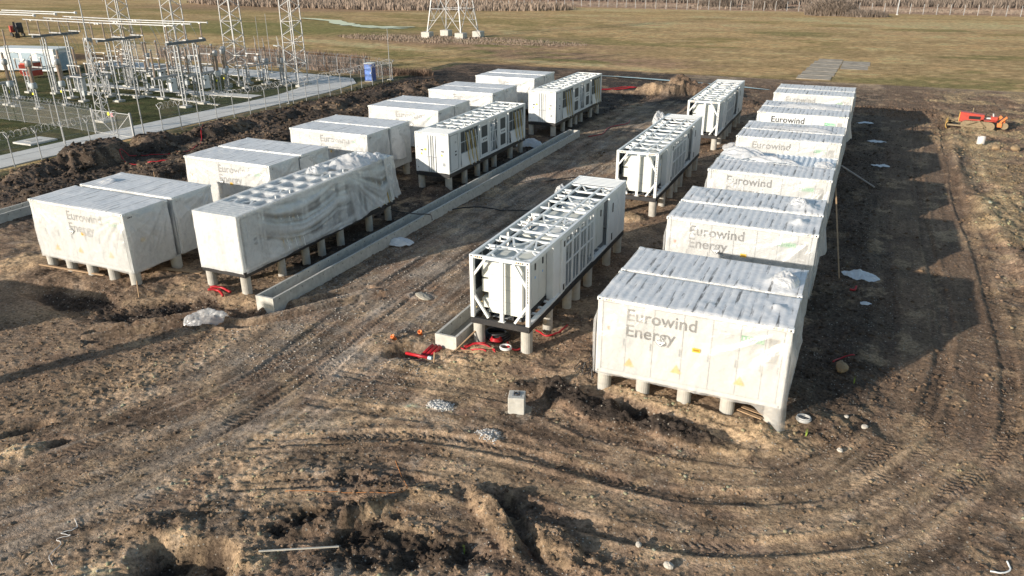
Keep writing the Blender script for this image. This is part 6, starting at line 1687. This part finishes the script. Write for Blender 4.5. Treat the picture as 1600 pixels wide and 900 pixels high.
hose('white_string', "tangled white cord in the bottom left corner", 'cord', [(-10.6, -11.9), (-10.3, -12.1), (-10.5, -12.4), (-10.2, -12.35), (-10.4, -12.6), (-10.1, -12.7), (-10.0, -13.1), (-9.6, -13.3)], .011, pm("white_cord", (.6, .58, .55), .7), off=.02)
hose('white_pipe_end', "bent white pipe end in the bottom right corner", 'pipe', [(11.5, -4.1), (11.75, -4.05), (11.95, -3.85), (11.9, -3.6)], .022, white2)
hose('cord', "white cord curling between the nearest right skid and the containers", 'cord', [(-2.2, 12.3), (-1.7, 12.9), (-1.2, 12.2), (-.9, 11.0)], .02, pm("white_cord", (.6, .58, .55), .7))
hose('red_clip', "small red strap piece in the shaded strip right of the second pair", 'strap', [(7.7, 12.9), (7.9, 13.0), (7.95, 13.3)], .05, redp)
for pts, w_ in (([(-26.5, 73.2), (-22, 73.6), (-17, 73.1), (-12, 72.4), (-7, 71.2), (-2.6, 69.8)], .42),):
    puddle("puddle_water", pts, w_, .16, "long narrow puddle shining along the far edge of the mud", 15)
# stakes
for k, (x, y, h) in enumerate([(-33.4, 11.8, 1.5), (-21.0, -.6, .8), (-6.1, -.5, .45)]):
    mb = MB(); mb.bar((0, 0, -.2), (.05, .03, h), .035); o = mb.build('stake', wood); o.location = (x, y, gz(x, y)); tag(o, ["thin wooden stake standing in the black soil behind the left pair", "thin stake in the dark rut left of the crumpled sheet", "short stake beside the thick red conduit"][k], 'stake')

# ---- clods, gravel and stones scattered over the ground
def scatter(name, label, n, region, smin, smax, mat, seed, dens=None, colr=None, flat=.7):
    rng = np.random.RandomState(seed)
    x = rng.uniform(region[0], region[1], n*3); y = rng.uniform(region[2], region[3], n*3)
    keep = rng.rand(n*3) < (dens(x, y) if dens is not None else 1)
    x = x[keep][:n]; y = y[keep][:n]; n = len(x)
    s = smin+(smax-smin)*rng.rand(n)**3.5
    z = interp_z(x, y)
    t_ = (1+5**.5)/2
    base = np.array([(-1, t_, 0), (1, t_, 0), (-1, -t_, 0), (1, -t_, 0), (0, -1, t_), (0, 1, t_), (0, -1, -t_), (0, 1, -t_), (t_, 0, -1), (t_, 0, 1), (-t_, 0, -1), (-t_, 0, 1)])/1.9
    fc = np.array([(0, 11, 5), (0, 5, 1), (0, 1, 7), (0, 7, 10), (0, 10, 11), (1, 5, 9), (5, 11, 4), (11, 10, 2), (10, 7, 6), (7, 1, 8), (3, 9, 4), (3, 4, 2), (3, 2, 6), (3, 6, 8), (3, 8, 9), (4, 9, 5), (2, 4, 11), (6, 2, 10), (8, 6, 7), (9, 8, 1)])
    V = base[None]*(1+.35*rng.randn(n, 12, 1)*.8)*np.stack([s, s*(.6+.4*rng.rand(n)), s*flat*(.6+.5*rng.rand(n))], -1)[:, None]
    a = rng.rand(n)*6.28; c, sn = np.cos(a)[:, None], np.sin(a)[:, None]
    V = np.stack([V[..., 0]*c-V[..., 1]*sn, V[..., 0]*sn+V[..., 1]*c, V[..., 2]], -1)
    V += np.stack([x, y, z+s*flat*.15], -1)[:, None]
    F = (fc[None]+(np.arange(n)*12)[:, None, None]).reshape(-1, 3)
    me = bpy.data.meshes.new(name); me.vertices.add(n*12); me.vertices.foreach_set('co', V.ravel().astype(np.float32))
    me.loops.add(F.size); me.loops.foreach_set('vertex_index', F.ravel().astype(np.int32)); me.polygons.add(len(F))
    me.polygons.foreach_set('loop_start', np.arange(0, F.size, 3, dtype=np.int32)); me.polygons.foreach_set('loop_total', np.full(len(F), 3, dtype=np.int32)); me.update()
    if colr is not None:
        C_ = colr(x, y, rng); at = me.color_attributes.new("soil_colour", 'FLOAT_COLOR', 'POINT')
        C_ = np.repeat(np.hstack([C_, np.ones((n, 1))]), 12, 0); at.data.foreach_set('color', C_.ravel().astype(np.float32))
    me.materials.append(mat); me.validate(); o = link(name, me); tag(o, label, None, None, 'stuff'); return o
Cg = C.reshape(len(xs), len(ys), 3)
def ground_col(x, y, rng):
    i = np.clip(np.searchsorted(xs, x)-1, 0, len(xs)-1); j = np.clip(np.searchsorted(ys, y)-1, 0, len(ys)-1)
    return np.clip(Cg[i, j]*(.5+.55*rng.rand(len(x), 1)), .01, .28)
def rough_d(x, y):
    i = np.clip(np.searchsorted(xs, x)-1, 0, len(xs)-1); j = np.clip(np.searchsorted(ys, y)-1, 0, len(ys)-1)
    return np.clip(RO[i, j]*.65*(.4+1.2*fbm(x*.8, y*.8, 3, 200)), 0.05, 1)
clodm = bpy.data.materials.new("clod_soil"); _t, _p = nodes(clodm); _a = _t.nodes.new("ShaderNodeAttribute"); _a.attribute_name = "soil_colour"; _t.links.new(_a.outputs["Color"], _p.inputs["Base Color"]); _p.inputs["Roughness"].default_value = .95; _p.inputs["Specular IOR Level"].default_value = .15
scatter('soil_clods', "small clods of earth strewn over the foreground", 24000, (-24, 14, -15, 6), .012, .075, clodm, 1, rough_d, ground_col)
scatter('soil_clods', "clods of earth between and around the containers", 18000, (-30, 22, 4, 62), .025, .13, clodm, 2, rough_d, ground_col)
scatter('soil_clods', "clods of black earth on the berm", 9000, (-47, -28, 6, 62), .04, .24, clodm, 3, rough_d, ground_col)
gravc = lambda x, y, rng: np.clip(np.array([[.34, .305, .265]])*(.45+.85*rng.rand(len(x), 1)), 0, .6)
scatter('gravel', "pale pebbles and gravel scattered over the tracks", 12000, (-24, 14, -15, 8), .007, .03, clodm, 4, lambda x, y: .15+.85*sm(.45, .6, fbm(x*.6, y*.6, 3, 210)), gravc)
scatter('gravel', "gravel lying along the aisle between the two blocks", 14000, (-15, -6, -4, 42), .012, .055, clodm, 5, lambda x, y: .3+.7*sm(.4, .6, fbm(x*.9, y*.3, 3, 211)), gravc)
scatter('rubble', "crushed pale stone heaped in two small spots of the foreground", 1500, (-4.9, -1.7, -4.2, -2.6), .01, .05, clodm, 6, lambda x, y: np.maximum(blob(x, y, -4.4, -2.95, .55, .35), blob(x, y, -2.18, -3.82, .5, .33)), lambda x, y, rng: np.clip(np.array([[.5, .49, .47]])*(.7+.5*rng.rand(len(x), 1)), 0, .7))
# a few weeds
for k, (x, y) in enumerate([(6.9, -.1), (8.15, 4.1), (-.6, -8.6)]):
    mb = MB()
    for j in range(4): a = j*1.7; mb.add([(.01, 0, 0), (-.01, .005, 0), (.04*math.cos(a)+.01, .04*math.sin(a), .22+.05*j)], [(0, 1, 2)])
    o = mb.build('grass_blade', pm("fresh_blade", (.25, .36, .05), .7)); o.location = (x, y, gz(x, y)); tag(o, ["small green blade by the hose coil", "small green blade below the sandy lump", "single green blade in the dark churned soil at the bottom"][k], 'weed')
# ---- unseen shapes added beyond the left edge to cast shadows into view
t = thing('shadow_container', "unseen white container added beyond the left edge to shade the ground", 'container', (-33.2, -12.6, 0), R(8))
mb = MB(); mb.box((0, 0, .15), (6.06, 2.44, 2.75)); mb.build('body', white, t, bevel=.02); mb = MB(); mb.box((-.02, -.02, 0), (6.08, 2.46, .148)); mb.build('base_rail', black, t)

mb = MB(); mb.tube([(0, 0, -.5), (0, 0, 6.3)], .36, 14); o = mb.build('mast', steel); o.location = (-25.9, -18.5, 0); tag(o, "unseen thick mast added beyond the left edge to cast a long shadow band", 'mast')
